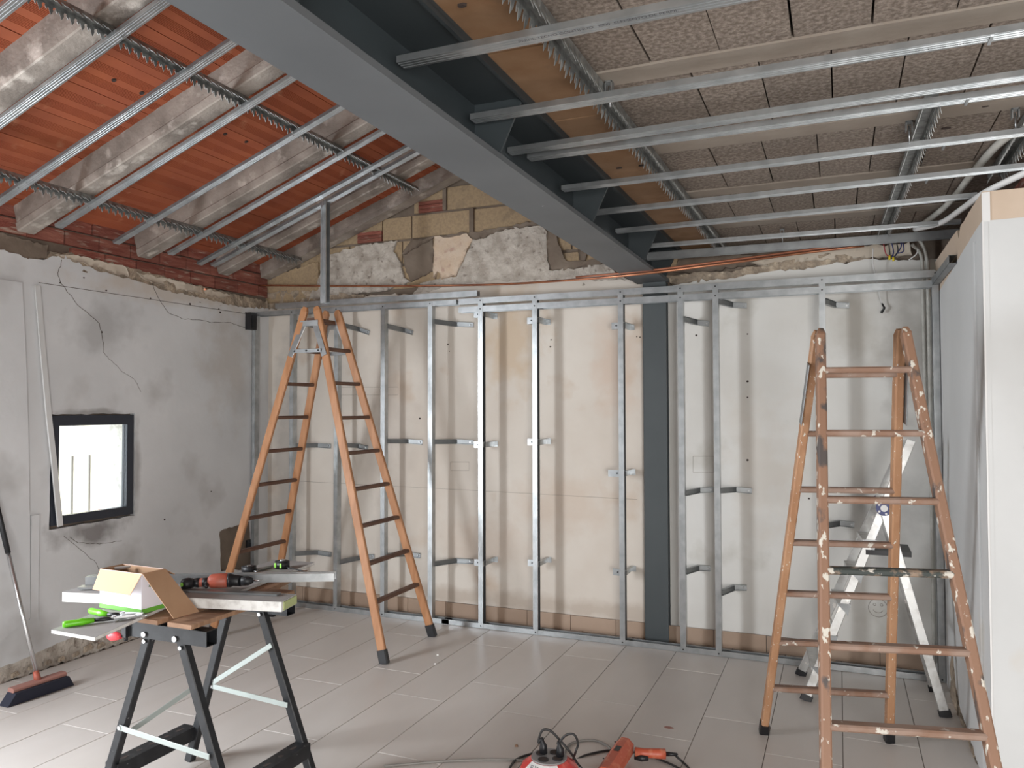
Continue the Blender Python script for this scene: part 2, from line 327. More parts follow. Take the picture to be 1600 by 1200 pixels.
# rough render left on the masonry above the plaster
def patch(pts, mt, dep, seed, lab=None, amp=.012, step=.025, a2=.012, nm='render_patch', fn=FB, res=.028, par=None):
    pts = pts + [pts[0]]
    return sheet(ragged(pts, step, a2, seed)[:-1], lambda u, v, d: fn(u, v, d + dep), .03, res=res, amp=amp, seed=seed, freq=11).build(nm, mt, par or wb, label=lab)
patch([W(*q) for q in ((515, 397), (560, 384), (618, 375), (614, 392), (625, 412), (630, 434), (640, 440), (600, 455), (512, 462), (480, 470))], 'rough', .008, 3)
patch([W(*q) for q in ((678, 369), (700, 371), (728, 366), (738, 374), (726, 398), (712, 430), (690, 436), (682, 424), (676, 432))], 'rough_cream', .004, 4, 'cream coloured render patch')
patch([W(*q) for q in ((738, 375), (760, 372), (775, 362), (806, 356), (845, 352), (853, 362), (852, 388), (858, 422), (880, 420), (930, 414), (945, 412), (985, 440), (860, 452), (720, 462), (640, 466), (660, 440), (712, 431), (728, 398))], 'rough', .008, 5)
patch([W(*q) for q in ((405, 442), (440, 425), (496, 409), (497, 470), (405, 475))], 'block', .012, 6, 'smoother tan render in the corner', amp=.003)
patch([W(*q) for q in ((400, 462), (450, 452), (500, 455), (560, 460), (640, 464), (700, 463), (640, 474), (540, 482), (480, 490), (400, 500))], 'crumb', .012, 7, nm='crumbled_mortar')
patch([W(*q) for q in ((1040, 432), (1090, 424), (1130, 425), (1180, 416), (1200, 412), (1260, 402), (1300, 396), (1340, 400), (1360, 402), (1358, 408), (1300, 415), (1240, 424), (1180, 434), (1100, 442), (1050, 445))], 'crumb', .010, 8, nm='crumbled_mortar')
patch([W(*q) for q in ((1170, 412), (1200, 402), (1300, 388), (1420, 378), (1425, 398), (1350, 403), (1260, 408), (1200, 416))], 'cream_band', .010, 9, 'bare cream render strip', amp=.006)
patch([W(*q) for q in ((1050, 425), (1060, 405), (1120, 398), (1180, 398), (1180, 412), (1120, 422), (1080, 426))], 'mortar', .012, 10, amp=.006)
patch([W(*q) for q in ((627, 396), (640, 372), (674, 372), (676, 425), (656, 433), (640, 438), (632, 425))], 'mortar', .022, 11, amp=.006)
patch([W(*q) for q in ((628, 398), (640, 376), (700, 366), (735, 362), (800, 352), (838, 341), (846, 350), (806, 357), (775, 363), (740, 376), (728, 368), (700, 373), (676, 372))], 'mortar', .013, 41, amp=.008)
patch([W(*q) for q in ((855, 358), (868, 366), (876, 392), (884, 408), (930, 404), (944, 409), (930, 415), (880, 421), (859, 421), (853, 388))], 'mortar', .010, 42, amp=.008)
patch([W(*q) for q in ((905, 382), (916, 388), (914, 406), (903, 406))], 'mortar', .012, 43, amp=.004)
# masonry blocks of the gable
def blk(par, nm, mt, fn, u0, v0, u1, v1, dep, clip=None, j=.004):
    u0 += j; u1 -= j; v0 += j; v1 -= j; q = .004
    pts = [(u0, v0), (u1, v0), (u1, v1), (u0, v1)]
    if clip:
        out = []
        for i in range(4):
            a, b = pts[i], pts[(i + 1) % 4]; ca, cb = clip(a), clip(b)
            if ca > 0: out.append(a)
            if (ca > 0) != (cb > 0): t = ca / (ca - cb); out.append((a[0] + (b[0] - a[0]) * t, a[1] + (b[1] - a[1]) * t))
        pts = out
    if len(pts) < 3: return None
    b = MB(); b.prism([fn(u, v, dep) for u, v in pts], fn(0, 0, .05) - fn(0, 0, 0)); return b.build(nm, mt, par)
row = 0
for z0, xs in ((2.535, (-4.4, -3.9, -3.4, -2.9, -2.4, -1.9, -1.45, -1.0)), (2.735, (-4.2, -3.7, -3.2, -2.7, -2.1, -1.78, -1.3)), (2.93, (-3.9, -3.385, -3.115, -2.583, -2.06, -1.55)),
               (3.125, (-3.1, -2.82, -2.3, -1.8, -1.3)), (3.325, (-2.6, -2.1, -1.6, -1.3)), (3.52, (-2.0, -1.5, -1.3))):
    for a, b in zip(xs[:-1], xs[1:]):
        blk(wb, 'block', 'block', FB, a, z0, b, z0 + .19, .028 + random.uniform(0, .006), clip=lambda p: (zroof(p[0]) + .16) - p[1], j=.007)
for (a, z0, b) in ((-3.62, 2.935, -3.39), (-3.05, 3.13, -2.83), (-1.75, 2.80, -1.6)):
    for k in range(3): blk(wb, 'red_brick', 'brick', FB, a, z0 + k * .03, b, z0 + k * .03 + .028, .02, j=.001)
for (a, b, c, d) in ((-2.60, 2.94, -2.565, 3.12), (-2.83, 3.13, -2.80, 3.30)): MB().box((a, YB + .012, b), (c, YB + .05, d)).build('mortar_joint', 'mortar', wb)
# pencil marks, holes
def line2(pts, fn, r=.0016, mt='pencil', nm='pencil_mark', par=None):
    b = MB(); b.tube([fn(u, v, 0) for u, v in pts], r, 4); return b.build(nm, mt, par)
def rect(px0, py0, px1, py1): return [W(*q) for q in ((px0, py0), (px1, py0), (px1, py1), (px0, py1), (px0, py0))]
line2(rect(704, 722, 733, 735), FB, par=wb); line2(rect(1083, 713, 1115, 738), FB, par=wb)
line2([W(533, 617), W(622, 617), W(622, 605), W(533, 605)], FB, par=wb)
line2([(-4.4, .98 + .0), (-2.6, .965), (-1.3, .95)], FB, .0014, par=wb)
c0 = W(1372, 950); line2([(c0[0] + .055 * math.cos(a * .3), c0[1] + .055 * math.sin(a * .3)) for a in range(22)], FB, .002, par=wb)
line2([(c0[0] + .03 * math.cos(a), c0[1] + .03 * math.sin(a)) for a in (3.6, 4.1, 4.7, 5.3, 5.8)], FB, .002, par=wb)
for s in (-1, 1): line2([(c0[0] + s * .02 + .008 * math.cos(a), c0[1] + .02 + .008 * math.sin(a)) for a in range(7)], FB, .0018, par=wb)
for q in ((861, 531), (860, 542), (1000, 527), (995, 526), (1168, 522), (1168, 596), (1168, 621), (1168, 719), (1088, 524), (407, 515), (700, 538), (702, 549), (656, 654), (455, 720), (454, 735), (1264, 779)):
    u, v = W(*q); r = random.uniform(.004, .008)
    MB().prism([FB(u + r * math.cos(a) * 1.2, v + r * math.sin(a), -.001) for a in (0, .9, 1.9, 2.8, 3.9, 5.1)], (0, .01, 0)).build('wall_hole', 'joint', wb)
# baseboard tiles of the back wall
bb = MB().box((-4.45, YB - .012, 0), (.5, YB, .108)).build('baseboard_back', 'grout', kind='structure')
M['bbtile'] = mat('baseboard tile', (.36, .255, .185), .5, 0, (.41, .30, .225), 3, .3, .7, 6, rnd=.05)
bx0 = -4.45
while bx0 < .5:
    bx1 = min(bx0 + .333, .5); MB().box((bx0 + .002, YB - .02, .003), (bx1 - .002, YB - .011, .11 + random.uniform(-.002, .002))).build('tile', 'bbtile', bb); bx0 += .333
# rubble between frame and wall
for i in range(26):
    x = random.uniform(-4.2, .4); y = random.uniform(5.21, 5.32); r = random.uniform(.006, .016); b = MB()
    b.obox((x, y, r * .5), Vector((r * 2, r * .6, 0)), Vector((-r * .5, r * 1.4, 0)), Vector((0, 0, r)), .6)
    o = b.build('plaster_crumb', 'crumb', label='small lumps of fallen plaster on the floor behind the stud frame', cat='debris', group='plaster crumbs behind the stud frame')
# ================================================================ LEFT WALL
wy0, wz1 = WL(82, 649); wy1 = WL(210, 649)[0]; wz0 = .865; wz1 = 1.548
wl = MB().box((XL - .3, -2.6, 0), (XL - .045, wy0, 2.9)).box((XL - .3, wy1, 0), (XL - .045, 5.5, 2.9)).box((XL - .3, wy0, 0), (XL - .045, wy1, wz0)).box((XL - .3, wy0, wz1), (XL - .045, wy1, 2.9)).build('wall_left', 'mortar', kind='structure')
edge_l = [(-2.6, 2.50), (2.2, 2.505), (2.7, 2.50), (2.95, 2.51), (3.08, 2.515), (3.2, 2.505), (3.30, 2.50), (3.36, 2.54), (3.42, 2.56), (3.52, 2.53), (3.7, 2.50), (3.9, 2.49), (4.05, 2.475), (4.2, 2.455), (4.35, 2.445), (4.6, 2.435), (4.9, 2.42), (5.1, 2.42), (5.36, 2.44)]
base_l = [(5.36, .0), (5.05, .0), (5.05, .15), (4.4, .14), (4.0, .13), (3.85, .16), (3.6, .15), (3.35, .125), (3.2, .10), (2.9, .09), (2.3, .08), (1.8, .0), (-2.6, .0)]
gx = .03
chase = [(3.14, 2.33), (3.17, 2.33), (3.215, 1.5), (3.235, .9), (3.25, .33), (3.37, .33), (3.37, .36), (3.285, .36), (3.275, .9), (3.255, 1.5), (3.21, 2.36), (2.5, 2.36), (2.5, 2.325)]
whole = [(wy0 - .012, wz0 - .02), (wy1 + .012, wz0 - .012), (wy1 + .006, wz1 + .008), (wy0 - .008, wz1 + .008)]
rwh = ragged(whole + [whole[0]], .04, .007, 3)[:-1]
socket = [WL(343, 830), WL(350, 826), WL(392, 815), WL(396, 880), WL(385, 890), WL(345, 893)]
sheet(ragged(edge_l, .025, .012, 12) + ragged(base_l, .04, .012, 13), FL, .045, holes=[rwh, ragged(socket + [socket[0]], .03, .01, 5)[:-1]]).build('plaster', 'wall_left', wl)
# raised skim coat beside the chase: leaves an L-shaped slot
M['skim'] = M['wall_left']
sheet([(1.6, 2.345), (3.155, 2.345), (3.185, 1.9), (3.205, 1.5), (3.225, .9), (3.235, .34), (3.0, .22), (1.6, .2)], lambda u, v, d: FL(u, v, d - .018), .018).build('skim_coat', 'skim', wl)
b = MB()
b.bar(FL(3.262, .95, -.008), FL(3.262, .33, -.008), .05, .016, (0, 1, 0)); b.build('filler_strip', 'wall_left', wl)
patch(socket, 'mortar', .02, 14, amp=.006, fn=FL)
# pale strip above the seam
# crumbling band, dark mortar, bricks
patch([(3.30, 2.50), (3.35, 2.56), (3.5, 2.585), (3.9, 2.565), (4.3, 2.54), (4.8, 2.52), (5.36, 2.50), (5.36, 2.42), (4.6, 2.40), (4.2, 2.42), (3.9, 2.44), (3.6, 2.475)], 'crumb', .008, 15, nm='crumbled_mortar', fn=FL, amp=.014)
patch([(3.36, 2.55), (3.5, 2.575), (3.9, 2.56), (3.93, 2.50), (3.7, 2.52), (3.5, 2.545)], 'cream_band', -.002, 21, 'pale crumbling plaster lumps', fn=FL, amp=.014)
patch([(4.0, 2.54), (4.3, 2.53), (4.7, 2.515), (4.9, 2.50), (4.8, 2.46), (4.4, 2.47), (4.1, 2.49)], 'cream_band', -.002, 22, fn=FL, amp=.014)
patch([(1.0, 2.47), (1.0, 2.60), (2.6, 2.60), (3.0, 2.62), (3.34, 2.60), (3.32, 2.52), (3.2, 2.49), (3.0, 2.50), (2.6, 2.48)], 'mortar', .006, 16, fn=FL, amp=.008)
z = 2.53
for r_ in range(3):
    y = 1.0 + (r_ % 2) * .13
    while y < 5.36:
        up = random.random() < .13; wdt = .075 if up else .25
        if not (z < 2.58 and y < 3.35): blk(wl, 'hollow_brick', 'brick', FL, y, z, min(y + wdt, 5.36), z + .098, .012 + random.uniform(0, .012), j=.005)
        y += wdt
    z += .1
# bare footing below the plaster, loose stones
patch([(1.6, .0), (1.6, .10), (2.9, .12), (3.35, .15), (3.9, .17), (4.5, .16), (5.1, .16), (5.1, 0)], 'rough', .010, 17, 'bare concrete footing strip', fn=FL, amp=.008)
for i in range(8):
    y = 3.15 + i * .1 + random.uniform(-.02, .02); r = random.uniform(.018, .034); b = MB()
    b.obox((XL + .006, y, .03 + random.uniform(0, .02)), Vector((.02, 0, 0)), Vector((0, r * 1.9, r * .4)), Vector((0, -r * .2, r)), .7); b.build('footing_stone', 'crumb', wl)
# cracks and screw holes
def crack(pts, r=.0022): 
    q = []
    for (a, b) in zip(pts[:-1], pts[1:]):
        for k in range(5): t = k / 5; q.append((a[0] + (b[0] - a[0]) * t + random.uniform(-.004, .004), a[1] + (b[1] - a[1]) * t + random.uniform(-.004, .004)))
    b = MB(); b.tube([FL(u, v, 0) for u, v in q + [pts[-1]]], r, 4); b.build('crack', 'crack', wl)
b = MB(); b.tube([FL(3.27, 2.362, 0), FL(4.2, 2.366, 0), FL(5.3, 2.368, 0)], .0024, 4); b.build('plaster_seam', 'crack', wl)
crack([WL(*q) for q in ((97, 407), (90, 428), (96, 443), (120, 475), (155, 506), (159, 520), (162, 548))])
crack([WL(*q) for q in ((236, 440), (250, 470), (262, 488), (284, 498), (310, 500), (330, 504), (360, 504), (384, 513))])
crack([WL(*q) for q in ((110, 840), (122, 848), (145, 850), (170, 848), (190, 845))], .002)
crack([WL(*q) for q in ((100, 838), (130, 862), (150, 880), (162, 905), (170, 930))], .0015)
crack([WL(*q) for q in ((160, 548), (170, 560), (190, 580), (210, 592), (220, 612))], .0015)
for q in ((166, 454), (235, 466), (297, 475), (342, 483), (344, 488), (384, 489), (330, 768), (257, 812), (131, 434), (94, 442), (159, 519)):
    u, v = WL(*q); r = random.uniform(.005, .009)
    MB().prism([FL(u + r * math.cos(a) * 1.2, v + r * math.sin(a), -.001) for a in (0, .9, 1.9, 2.8, 3.9, 5.1)], (-.01, 0, 0)).build('wall_hole', 'joint', wl)
# ================================================================ WINDOW
w1 = thing('window_1', None, None, (XL, (wy0 + wy1) / 2, wz0), kind='structure')
xa, xb = XL - .055, XL - .005
b = MB(); e = .052
b.box((xa, wy0, wz0), (xb, wy0 + e, wz1)); b.build('frame_member', 'frame', w1)
b = MB(); b.box((xa, wy1 - e, wz0), (xb, wy1, wz1)); b.build('frame_member', 'frame', w1)
b = MB(); b.box((xa, wy0 + e, wz1 - .065), (xb, wy1 - e, wz1)); b.build('frame_member', 'frame', w1)
b = MB(); b.box((xa, wy0 + e, wz0), (xb, wy1 - e, wz0 + .055)); b.build('frame_member', 'frame', w1)
MB().box((XL - .036, wy0 + e, wz0 + .055), (XL - .030, wy1 - e, wz1 - .065)).build('glass', 'glass', w1)
b = MB()
for (a, c) in (((XL - .3, wy0, wz0), (xa, wy0 + .01, wz1)), ((XL - .3, wy1 - .01, wz0), (xa, wy1, wz1)), ((XL - .3, wy0, wz0 - .0), (xa, wy1, wz0 + .01)), ((XL - .3, wy0, wz1 - .01), (xa, wy1, wz1))): b.box(a, c)
b.build('reveal', 'gypsum', w1)
b = MB(); b.bar((XL - .028, wy1 - e - .008, wz0 + .06), (XL - .028, wy1 - e - .008, wz1 - .07), .012, .006); b.build('glazing_bead', 'white', w1)
# outside: railing, post and yard wall
rl = thing('outdoor_railing', 'thin barred railing outside the small window', 'railing', (-5.6, 4.3, .4))
top = on(120, 712, 0, -5.6).z
for px in (112, 139, 86): p = on(px, 750, 0, -5.6); MB().bar((-5.6, p.y, 0), (-5.6, p.y, top), .014, .014, (0, 1, 0)).build('rail_bar', 'dustgrey', rl)
p = on(164, 750, 0, -5.6); MB().bar((-5.62, p.y, 0), (-5.62, p.y, top + .02), .05, .05, (0, 1, 0)).build('rail_post', 'pink', rl)
b = MB(); b.bar((-5.6, 3.0, .45), (-5.6, p.y, .45), .02, .02); b.build('bottom_rail', 'dustgrey', rl)
MB().box((-9, on(168, 700, 0, -6).y, -.2), (-6.0, 7.4, 2.6)).build('yard_wall', 'outwall', kind='structure')
MB().box((-12, -4, -.3), (-4.85, 9, -.2)).build('yard_ground', 'outwall', kind='structure')
# ================================================================ RIGHT WALL (stub wall with a corner), front and far walls
ZT = 2.472
wr = MB().box((XR + .02, 3.69, 0), (3.1, 5.5, ZT - .004)).build('wall_right', 'mortar', kind='structure')
sheet([(3.666, 0)] + ragged([(3.666, 2.355), (4.1, 2.335), (4.6, 2.30), (5.15, 2.27), (5.36, 2.26)], .05, .004, 31) + [(5.36, 0)], FR, .02).build('plaster', 'wall_right', wr)
sheet(ragged([(3.666, 2.355), (4.1, 2.335), (4.6, 2.30), (5.15, 2.27), (5.36, 2.26)], .05, .004, 31) + ragged([(5.36, ZT), (4.6, ZT), (4.40, ZT - .005), (4.36, ZT - .06), (4.30, ZT - .01), (3.9, ZT), (3.666, ZT)], .03, .004, 32), lambda u, v, d: FR(u, v, d + .002), .018).build('bare_plaster_band', 'beige', wr, label='unpainted beige band along the top')
FF = lambda u, v, d: Vector((u, 3.666 + d, v))
sheet([(XR, 0), (3.0, 0), (3.0, 2.36), (1.2, 2.36), (XR + .05, 2.352), (XR, 2.352)], FF, .02).build('plaster', 'wall_right', wr)
sheet([(XR, 2.352), (XR + .05, 2.352), (1.2, 2.36), (3.0, 2.36), (3.0, ZT), (XR, ZT)], lambda u, v, d: FF(u, v, d + .002), .018).build('bare_plaster_band', 'beige', wr)
MB().box((XR - .001, 3.664, 2.348), (XR + .028, 3.668, ZT - .004)).build('corner_bead', 'white', wr)
MB().box((XR - .002, 3.664, 0), (XR + .004, 3.67, 2.35)).build('corner_bead', 'white', wr)
# vertical swept rib on the receding face and broken foot of the plaster
MB().cbar(FR(3.86, 0, -.002), FR(3.86, 2.30, -.002), .03, .012, (0, 1, 0)).build('trim_1', 'wall_right', kind='structure')
patch([(4.05, 0), (4.3, .03), (4.6, .05), (4.75, .12), (4.85, .25), (4.93, .16), (4.95, 0)], 'crumb', -.006, 33, nm='broken_plaster_foot', fn=FR, par=wr)
wf = MB().box((-4.7, -2.6, 0), (3.1, -2.5, 4.2)).build('wall_front', 'wall_right', kind='structure')
MB().box((3.0, -2.6, 0), (3.1, 3.8, 2.8)).build('wall_far_right', 'wall_right', kind='structure')
# brick wall pieces above the stub wall
ub = MB().box((.86, 3.9, ZT), (3.1, 5.5, 2.68)).build('wall_upper_right', 'mortar', kind='structure')
for k in range(8):
    for r_ in range(2):
        x0 = .765 + k * .25 + (r_ % 2) * .0
        blk(ub, 'hollow_brick', 'brick_o', lambda u, v, d: Vector((u, 3.86 + d, v)), x0, ZT + r_ * .1, x0 + .25, ZT + .1 + r_ * .1, 0, j=.004)
        y0 = 3.87 + k * .25
        if y0 < 5.3: blk(ub, 'hollow_brick', 'brick', lambda u, v, d: Vector((.80 + d, u, v)), y0, ZT + r_ * .1, min(y0 + .25, 5.36), ZT + .1 + r_ * .1, .01, j=.004)
# ================================================================ FLAT CEILING (right): joists and porous blocks
ZC = 2.668
ce = MB().box((-1.0, -2.6, ZC + .06), (3.1, 5.5, ZC + .2)).build('ceiling', 'joint', kind='structure')
jY = [2.445 + .762 * k for k in range(-6, 4)] 
for y in jY: MB().box((-.738, y - .055, ZC - .004), (3.1, y + .055, ZC + .06)).build('joist', 'slabjoist', ce)
for i, y in enumerate(jY + [jY[-1] + .762]):
    y0 = y - .762 + .06; y1 = min(y - .058, YB + .02)
    if y0 > 5.3: continue
    x = -.735 + {0: 0, 1: .1, 2: .04}[i % 3]
    xs = [-.735, x + .21] if x > -.7 else [x]
    x = xs[-1]
    while x < .95 + (2 if y > 1.5 else 0) * 0: x += .2085; xs.append(x)
    for a, b in zip(xs[:-1], xs[1:]):
        if y1 < -1.0: continue
        bb_ = MB(); g = random.uniform(.001, .006); z0 = ZC + random.uniform(0, .004)
        j1, j2, j3, j4 = [random.uniform(.0008, .0045) for _ in range(4)]
        bb_.prism([(a + j1, y0, z0), (b - j2, y0, z0), (b - j3, y1, z0), (a + j4, y1, z0)], (0, 0, .06)); bb_.build('block', 'slabblock', ce)
    MB().box((1.2, y0, ZC), (3.1, y1, ZC + .06)).build('block_field', 'slabblock', ce)
# rust-toned closing strips between beam and first toothed runner
y = -1.0
for L_ in (1.6, .9, .64, .6, .73, .5, .55, .84):
    z0 = ZC + random.uniform(0, .003); MB().box((-1.02, y + .004, z0), (-.742, y + L_ - .004, z0 + .05)).build('closing_slab', 'ironband', ce); y += L_
for q in ((722, 8), (1002, 258), (968, 262), (1478, 200), (1540, 165)):
    p = G(*q, ZC - .001); r = .014
    MB().prism([(p.x + r * math.cos(a) * random.uniform(.7, 1.3), p.y + r * .5 * math.sin(a), ZC - .005) for a in (0, .9, 1.9, 2.8, 3.9, 5.1)], (0, 0, .02)).build('break_hole', 'joint', ce)
# ================================================================ SLOPED CEILING (left): concrete joists and ceramic boards
X0, X1 = -4.62, -1.30
nrm = Vector((-SL, 0, 1)).normalized(); sdir = Vector((1, 0, SL)).normalized()
def RP(x, y, h=0): return Vector((x, y, zroof(x))) + nrm * h       # h above the joist soffit plane
cs = MB().prism([RP(X0, -2.6, .21), RP(X1, -2.6, .21), RP(X1, -2.6, .25), RP(X0, -2.6, .25)], (0, 8.1, 0)).build('ceiling', 'joint', kind='structure')
MB().box((-1.36, -2.6, 2.66), (-1.28, 5.5, 4.0)).build('wall_ridge', 'mortar', kind='structure')
JY = [-1.6, -.85, -.05, .75, 1.55, 2.35, 3.165, 4.025, 4.79, 5.30]
for y in JY:
    last = y > 5; h0 = .05 if last else 0; w2 = .055
    pr = [(-w2, .006), (-w2 + .006, 0), (w2 - .006, 0), (w2, .006), (w2, .05), (.046, .06), (.042, .2), (-.042, .2), (-.046, .06), (-w2, .05)]
    if last: pr = [(-.06, 0), (.06, 0), (.06, .15), (-.035, .15), (-.045, .05)]
    b = MB(); b.prism([RP(-4.47, y + u, h + h0) for u, h in pr], sdir * 3.3); b.build('concrete_joist', 'joist', cs)
# ceramic boards: grooved underside, built once and copied
def board_mesh(wd, ln):
    b = MB(); u = -wd / 2 + .002; prof = []
    bands = [(0, .045, 0), (.045, .105, 1), (.105, .145, 0), (.145, .205, 1), (.205, wd - .004, 0)]
    for a, c, g in bands:
        if not g: prof += [(u + a, 0), (u + c, 0)]
        else:
            k = 7; st = (c - a) / k
            for q in range(k): prof += [(u + a + st * (q + .15), .0022), (u + a + st * (q + .5), .0022), (u + a + st * (q + .65), 0), (u + a + st * (q + .98), 0)]
    P = [Vector((x, -ln / 2, z)) for x, z in prof] + [Vector((x, ln / 2, z)) for x, z in prof]; n = len(prof)
    b.add(P, [(i, n + i, n + i + 1, i + 1) for i in range(n - 1)])
    x0, x1 = prof[0][0], prof[-1][0]; t = .035
    b.add([(x0, -ln / 2, 0), (x1, -ln / 2, 0), (x1, ln / 2, 0), (x0, ln / 2, 0), (x0, -ln / 2, t), (x1, -ln / 2, t), (x1, ln / 2, t), (x0, ln / 2, t)], [(1, 2, 6, 5), (3, 0, 4, 7), (4, 5, 6, 7)])
    me = D.meshes.new('ceramic_board'); me.from_pydata(b.v, [], b.f); me.materials.append(M['board_r']); return me
bmsh = {}
rotb = Matrix((sdir, Vector((0, 1, 0)), nrm)).transposed().to_4x4()
for i in range(len(JY) - 1):
    ya, yb = JY[i] - .0, JY[i + 1] + .0; ln = yb - ya
    if yb < .3: continue
    me = bmsh.get(round(ln, 3)) or board_mesh(.266, ln - .085); bmsh[round(ln, 3)] = me
    k = 0; x = -4.50 + (.11 if i % 2 else 0) - .25
    while x < X1 - .1:
        o = D.objects.new('ceramic_board', me); C.objects.link(o); h = .166 + random.uniform(0, .004)
        c = RP(x + .125, (ya + yb) / 2, h); mm = rotb.copy(); mm.translation = c; o.matrix_world = mm; o.parent = cs; x += .2505
for q in ((178, 126), (222, 146), (385, 222), (352, 210)):
    d = MR[0] * ((q[0] - 800) / FPX) + MR[1] * (-(q[1] - 600) / FPX) + MR[2]; h0 = 2.65 + .165 * 1.06
    t = (h0 + SL * 4.45 - H) / (d.z - SL * d.x); p = Vector((0, 0, H)) + d * t; r = .013
    MB().prism([p + sdir * r * math.cos(a) * random.uniform(.8, 1.3) + Vector((0, 1, 0)) * r * .9 * math.sin(a) for a in (0, 1, 2, 3, 4.1, 5.2)], nrm * .02).build('break_hole', 'joint', cs)
# ================================================================ STEEL BEAM AND COLUMN
be = thing('steel_beam', 'big grey painted steel I-beam running under the roof ridge', 'beam', (-1.17, 2, 2.44))
y0, y1 = -2.5, 5.33
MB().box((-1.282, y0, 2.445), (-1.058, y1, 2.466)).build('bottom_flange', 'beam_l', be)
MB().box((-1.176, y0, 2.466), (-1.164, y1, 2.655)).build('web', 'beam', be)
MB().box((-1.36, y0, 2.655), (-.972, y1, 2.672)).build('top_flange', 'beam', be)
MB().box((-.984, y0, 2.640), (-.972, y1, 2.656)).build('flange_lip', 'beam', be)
for y in (1.35, 2.45, 3.55, 4.62, 5.25):
    for s in (-1, 1):
        xo = 1.065 if s > 0 else 1.275; xt = .99 if s > 0 else 1.35
        MB().prism([(-1.17 + s * .006, y, 2.466), (-xo, y, 2.466), (-xo, y, 2.48), (-xt, y, 2.64), (-xt, y, 2.655), (-1.17 + s * .006, y, 2.655)], (0, .01, 0)).build('stiffener_plate', 'beam', be)
co = thing('steel_column', 'dark grey steel post standing against the back wall under the beam', 'column', (-1.15, 5.31, 0))
MB().box((-1.235, 5.285, 0), (-1.075, 5.296, 2.445)).build('front_flange', 'column', co)
MB().box((-1.16, 5.296, 0), (-1.15, 5.345, 2.445)).build('web', 'beam', co)
MB().box((-1.235, 5.345, 0), (-1.075, 5.356, 2.445)).build('rear_flange', 'beam', co)
# ================================================================ STUD FRAME
YF = 5.15
fr = thing('metal_stud_frame', 'galvanised steel stud frame of a partition lining the whole back wall', 'frame', (-2, YF, 0))
def ctrack(x0, x1, z0, zz, nm='track', y=YF, dep=.05, mt='zinc', up=1):
    # U profile: face flange towards the room, web, rear flange; up=1 opens upward (floor track)
    b = MB(); t = .0016; zw = z0 if up > 0 else zz
    b.box((x0, y - t, z0), (x1, y, zz)); b.box((x0, y, zw - t), (x1, y + dep, zw + t)); b.box((x0, y + dep, z0), (x1, y + dep + t, zz)); return b.build(nm, mt, fr)
ctrack(-4.47, -2.66, .002, .036); ctrack(-2.72, .52, .003, .037)
ctrack(-4.46, -2.60, 2.352, 2.388, up=-1); ctrack(-4.26, -2.43, 2.408, 2.448, up=1); 
ctrack(-2.58, .53, 2.290, 2.330, up=-1); ctrack(-2.58, .53, 2.352, 2.392, up=1)
# return piece along the right wall
b = MB(); b.box((.512, 4.40, 2.303), (.514, 5.15, 2.345)); b.box((.512, 4.40, 2.303), (.548, 5.15, 2.305)); b.box((.512, 4.40, 2.343), (.548, 5.15, 2.345)); b.build('return_track', 'zinc_d', fr)
def stud(x, z1=2.385, nm='stud'):
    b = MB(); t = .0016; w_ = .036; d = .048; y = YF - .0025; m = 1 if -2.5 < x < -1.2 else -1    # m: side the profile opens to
    xw = x - m * w_ / 2; xo = x + m * w_ / 2
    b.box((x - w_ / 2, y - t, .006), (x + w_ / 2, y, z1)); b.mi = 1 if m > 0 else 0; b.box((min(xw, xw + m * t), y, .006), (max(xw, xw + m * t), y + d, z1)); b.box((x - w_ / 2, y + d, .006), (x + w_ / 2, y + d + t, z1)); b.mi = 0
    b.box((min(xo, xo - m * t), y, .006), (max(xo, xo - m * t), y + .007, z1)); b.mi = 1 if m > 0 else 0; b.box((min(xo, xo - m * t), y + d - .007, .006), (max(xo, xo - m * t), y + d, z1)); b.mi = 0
    for s in (-.006, .006): b.box((x + s - .0012, y - t - .0012, .006), (x + s + .0012, y - t, z1))
    o = b.build(nm, ['zinc', 'zinc_shade'], fr)
    for zz in (.02, 2.31 if x > -2.6 else 2.37, 2.372 if x > -2.6 else None):
        if zz: MB().cyl((x, y - .005, zz), (x, y - .001, zz), .005, 8).build('screw', 'black', o)
SX = [-4.475, -4.09, -3.658, -3.229, -2.817, -2.402, -1.979, -1.356, -.953, -.728, -.087, .528]
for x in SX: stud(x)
def bracket(px0, py0, px1, py1, sx, kind='L'):
    # angled offcut of stud from the stud back to the wall, then flat along the wall; C-shaped section
    a = on(px0, py0, 1, YF + .05); c = on(px1, py1, 1, YB - .006)
    a = Vector((sx + .015, YF + .03, a.z)); L_ = abs(c.x - a.x); hgt = .034
    c = Vector((c.x, YB - .006, c.z)); mid = Vector((a.x + max(.05, (c.x - a.x) * .45), YB - .012, (a.z + c.z) / 2))
    b = MB(); b.bar(a, mid, hgt, .002, (0, 0, 1)); b.bar(a + Vector((0, 0, -hgt / 2)), mid + Vector((0, 0, -hgt / 2)), .002, .022, (0, 0, 1)); b.bar(a + Vector((0, 0, hgt / 2)), mid + Vector((0, 0, hgt / 2)), .002, .022, (0, 0, 1))
    b.bar(mid, c, hgt, .002, (0, 0, 1)); b.bar(mid + Vector((0, -.01, -hgt / 2)), c + Vector((0, -.01, -hgt / 2)), .002, .022, (0, 0, 1)); b.bar(mid + Vector((0, -.01, hgt / 2)), c + Vector((0, -.01, hgt / 2)), .002, .022, (0, 0, 1))
    o = b.build('wall_bracket', 'zinc_d', fr)
    s = c + (mid - c) * .2; MB().cyl(s + Vector((0, -.008, 0)), s, .006, 8).build('screw', 'steel', o)
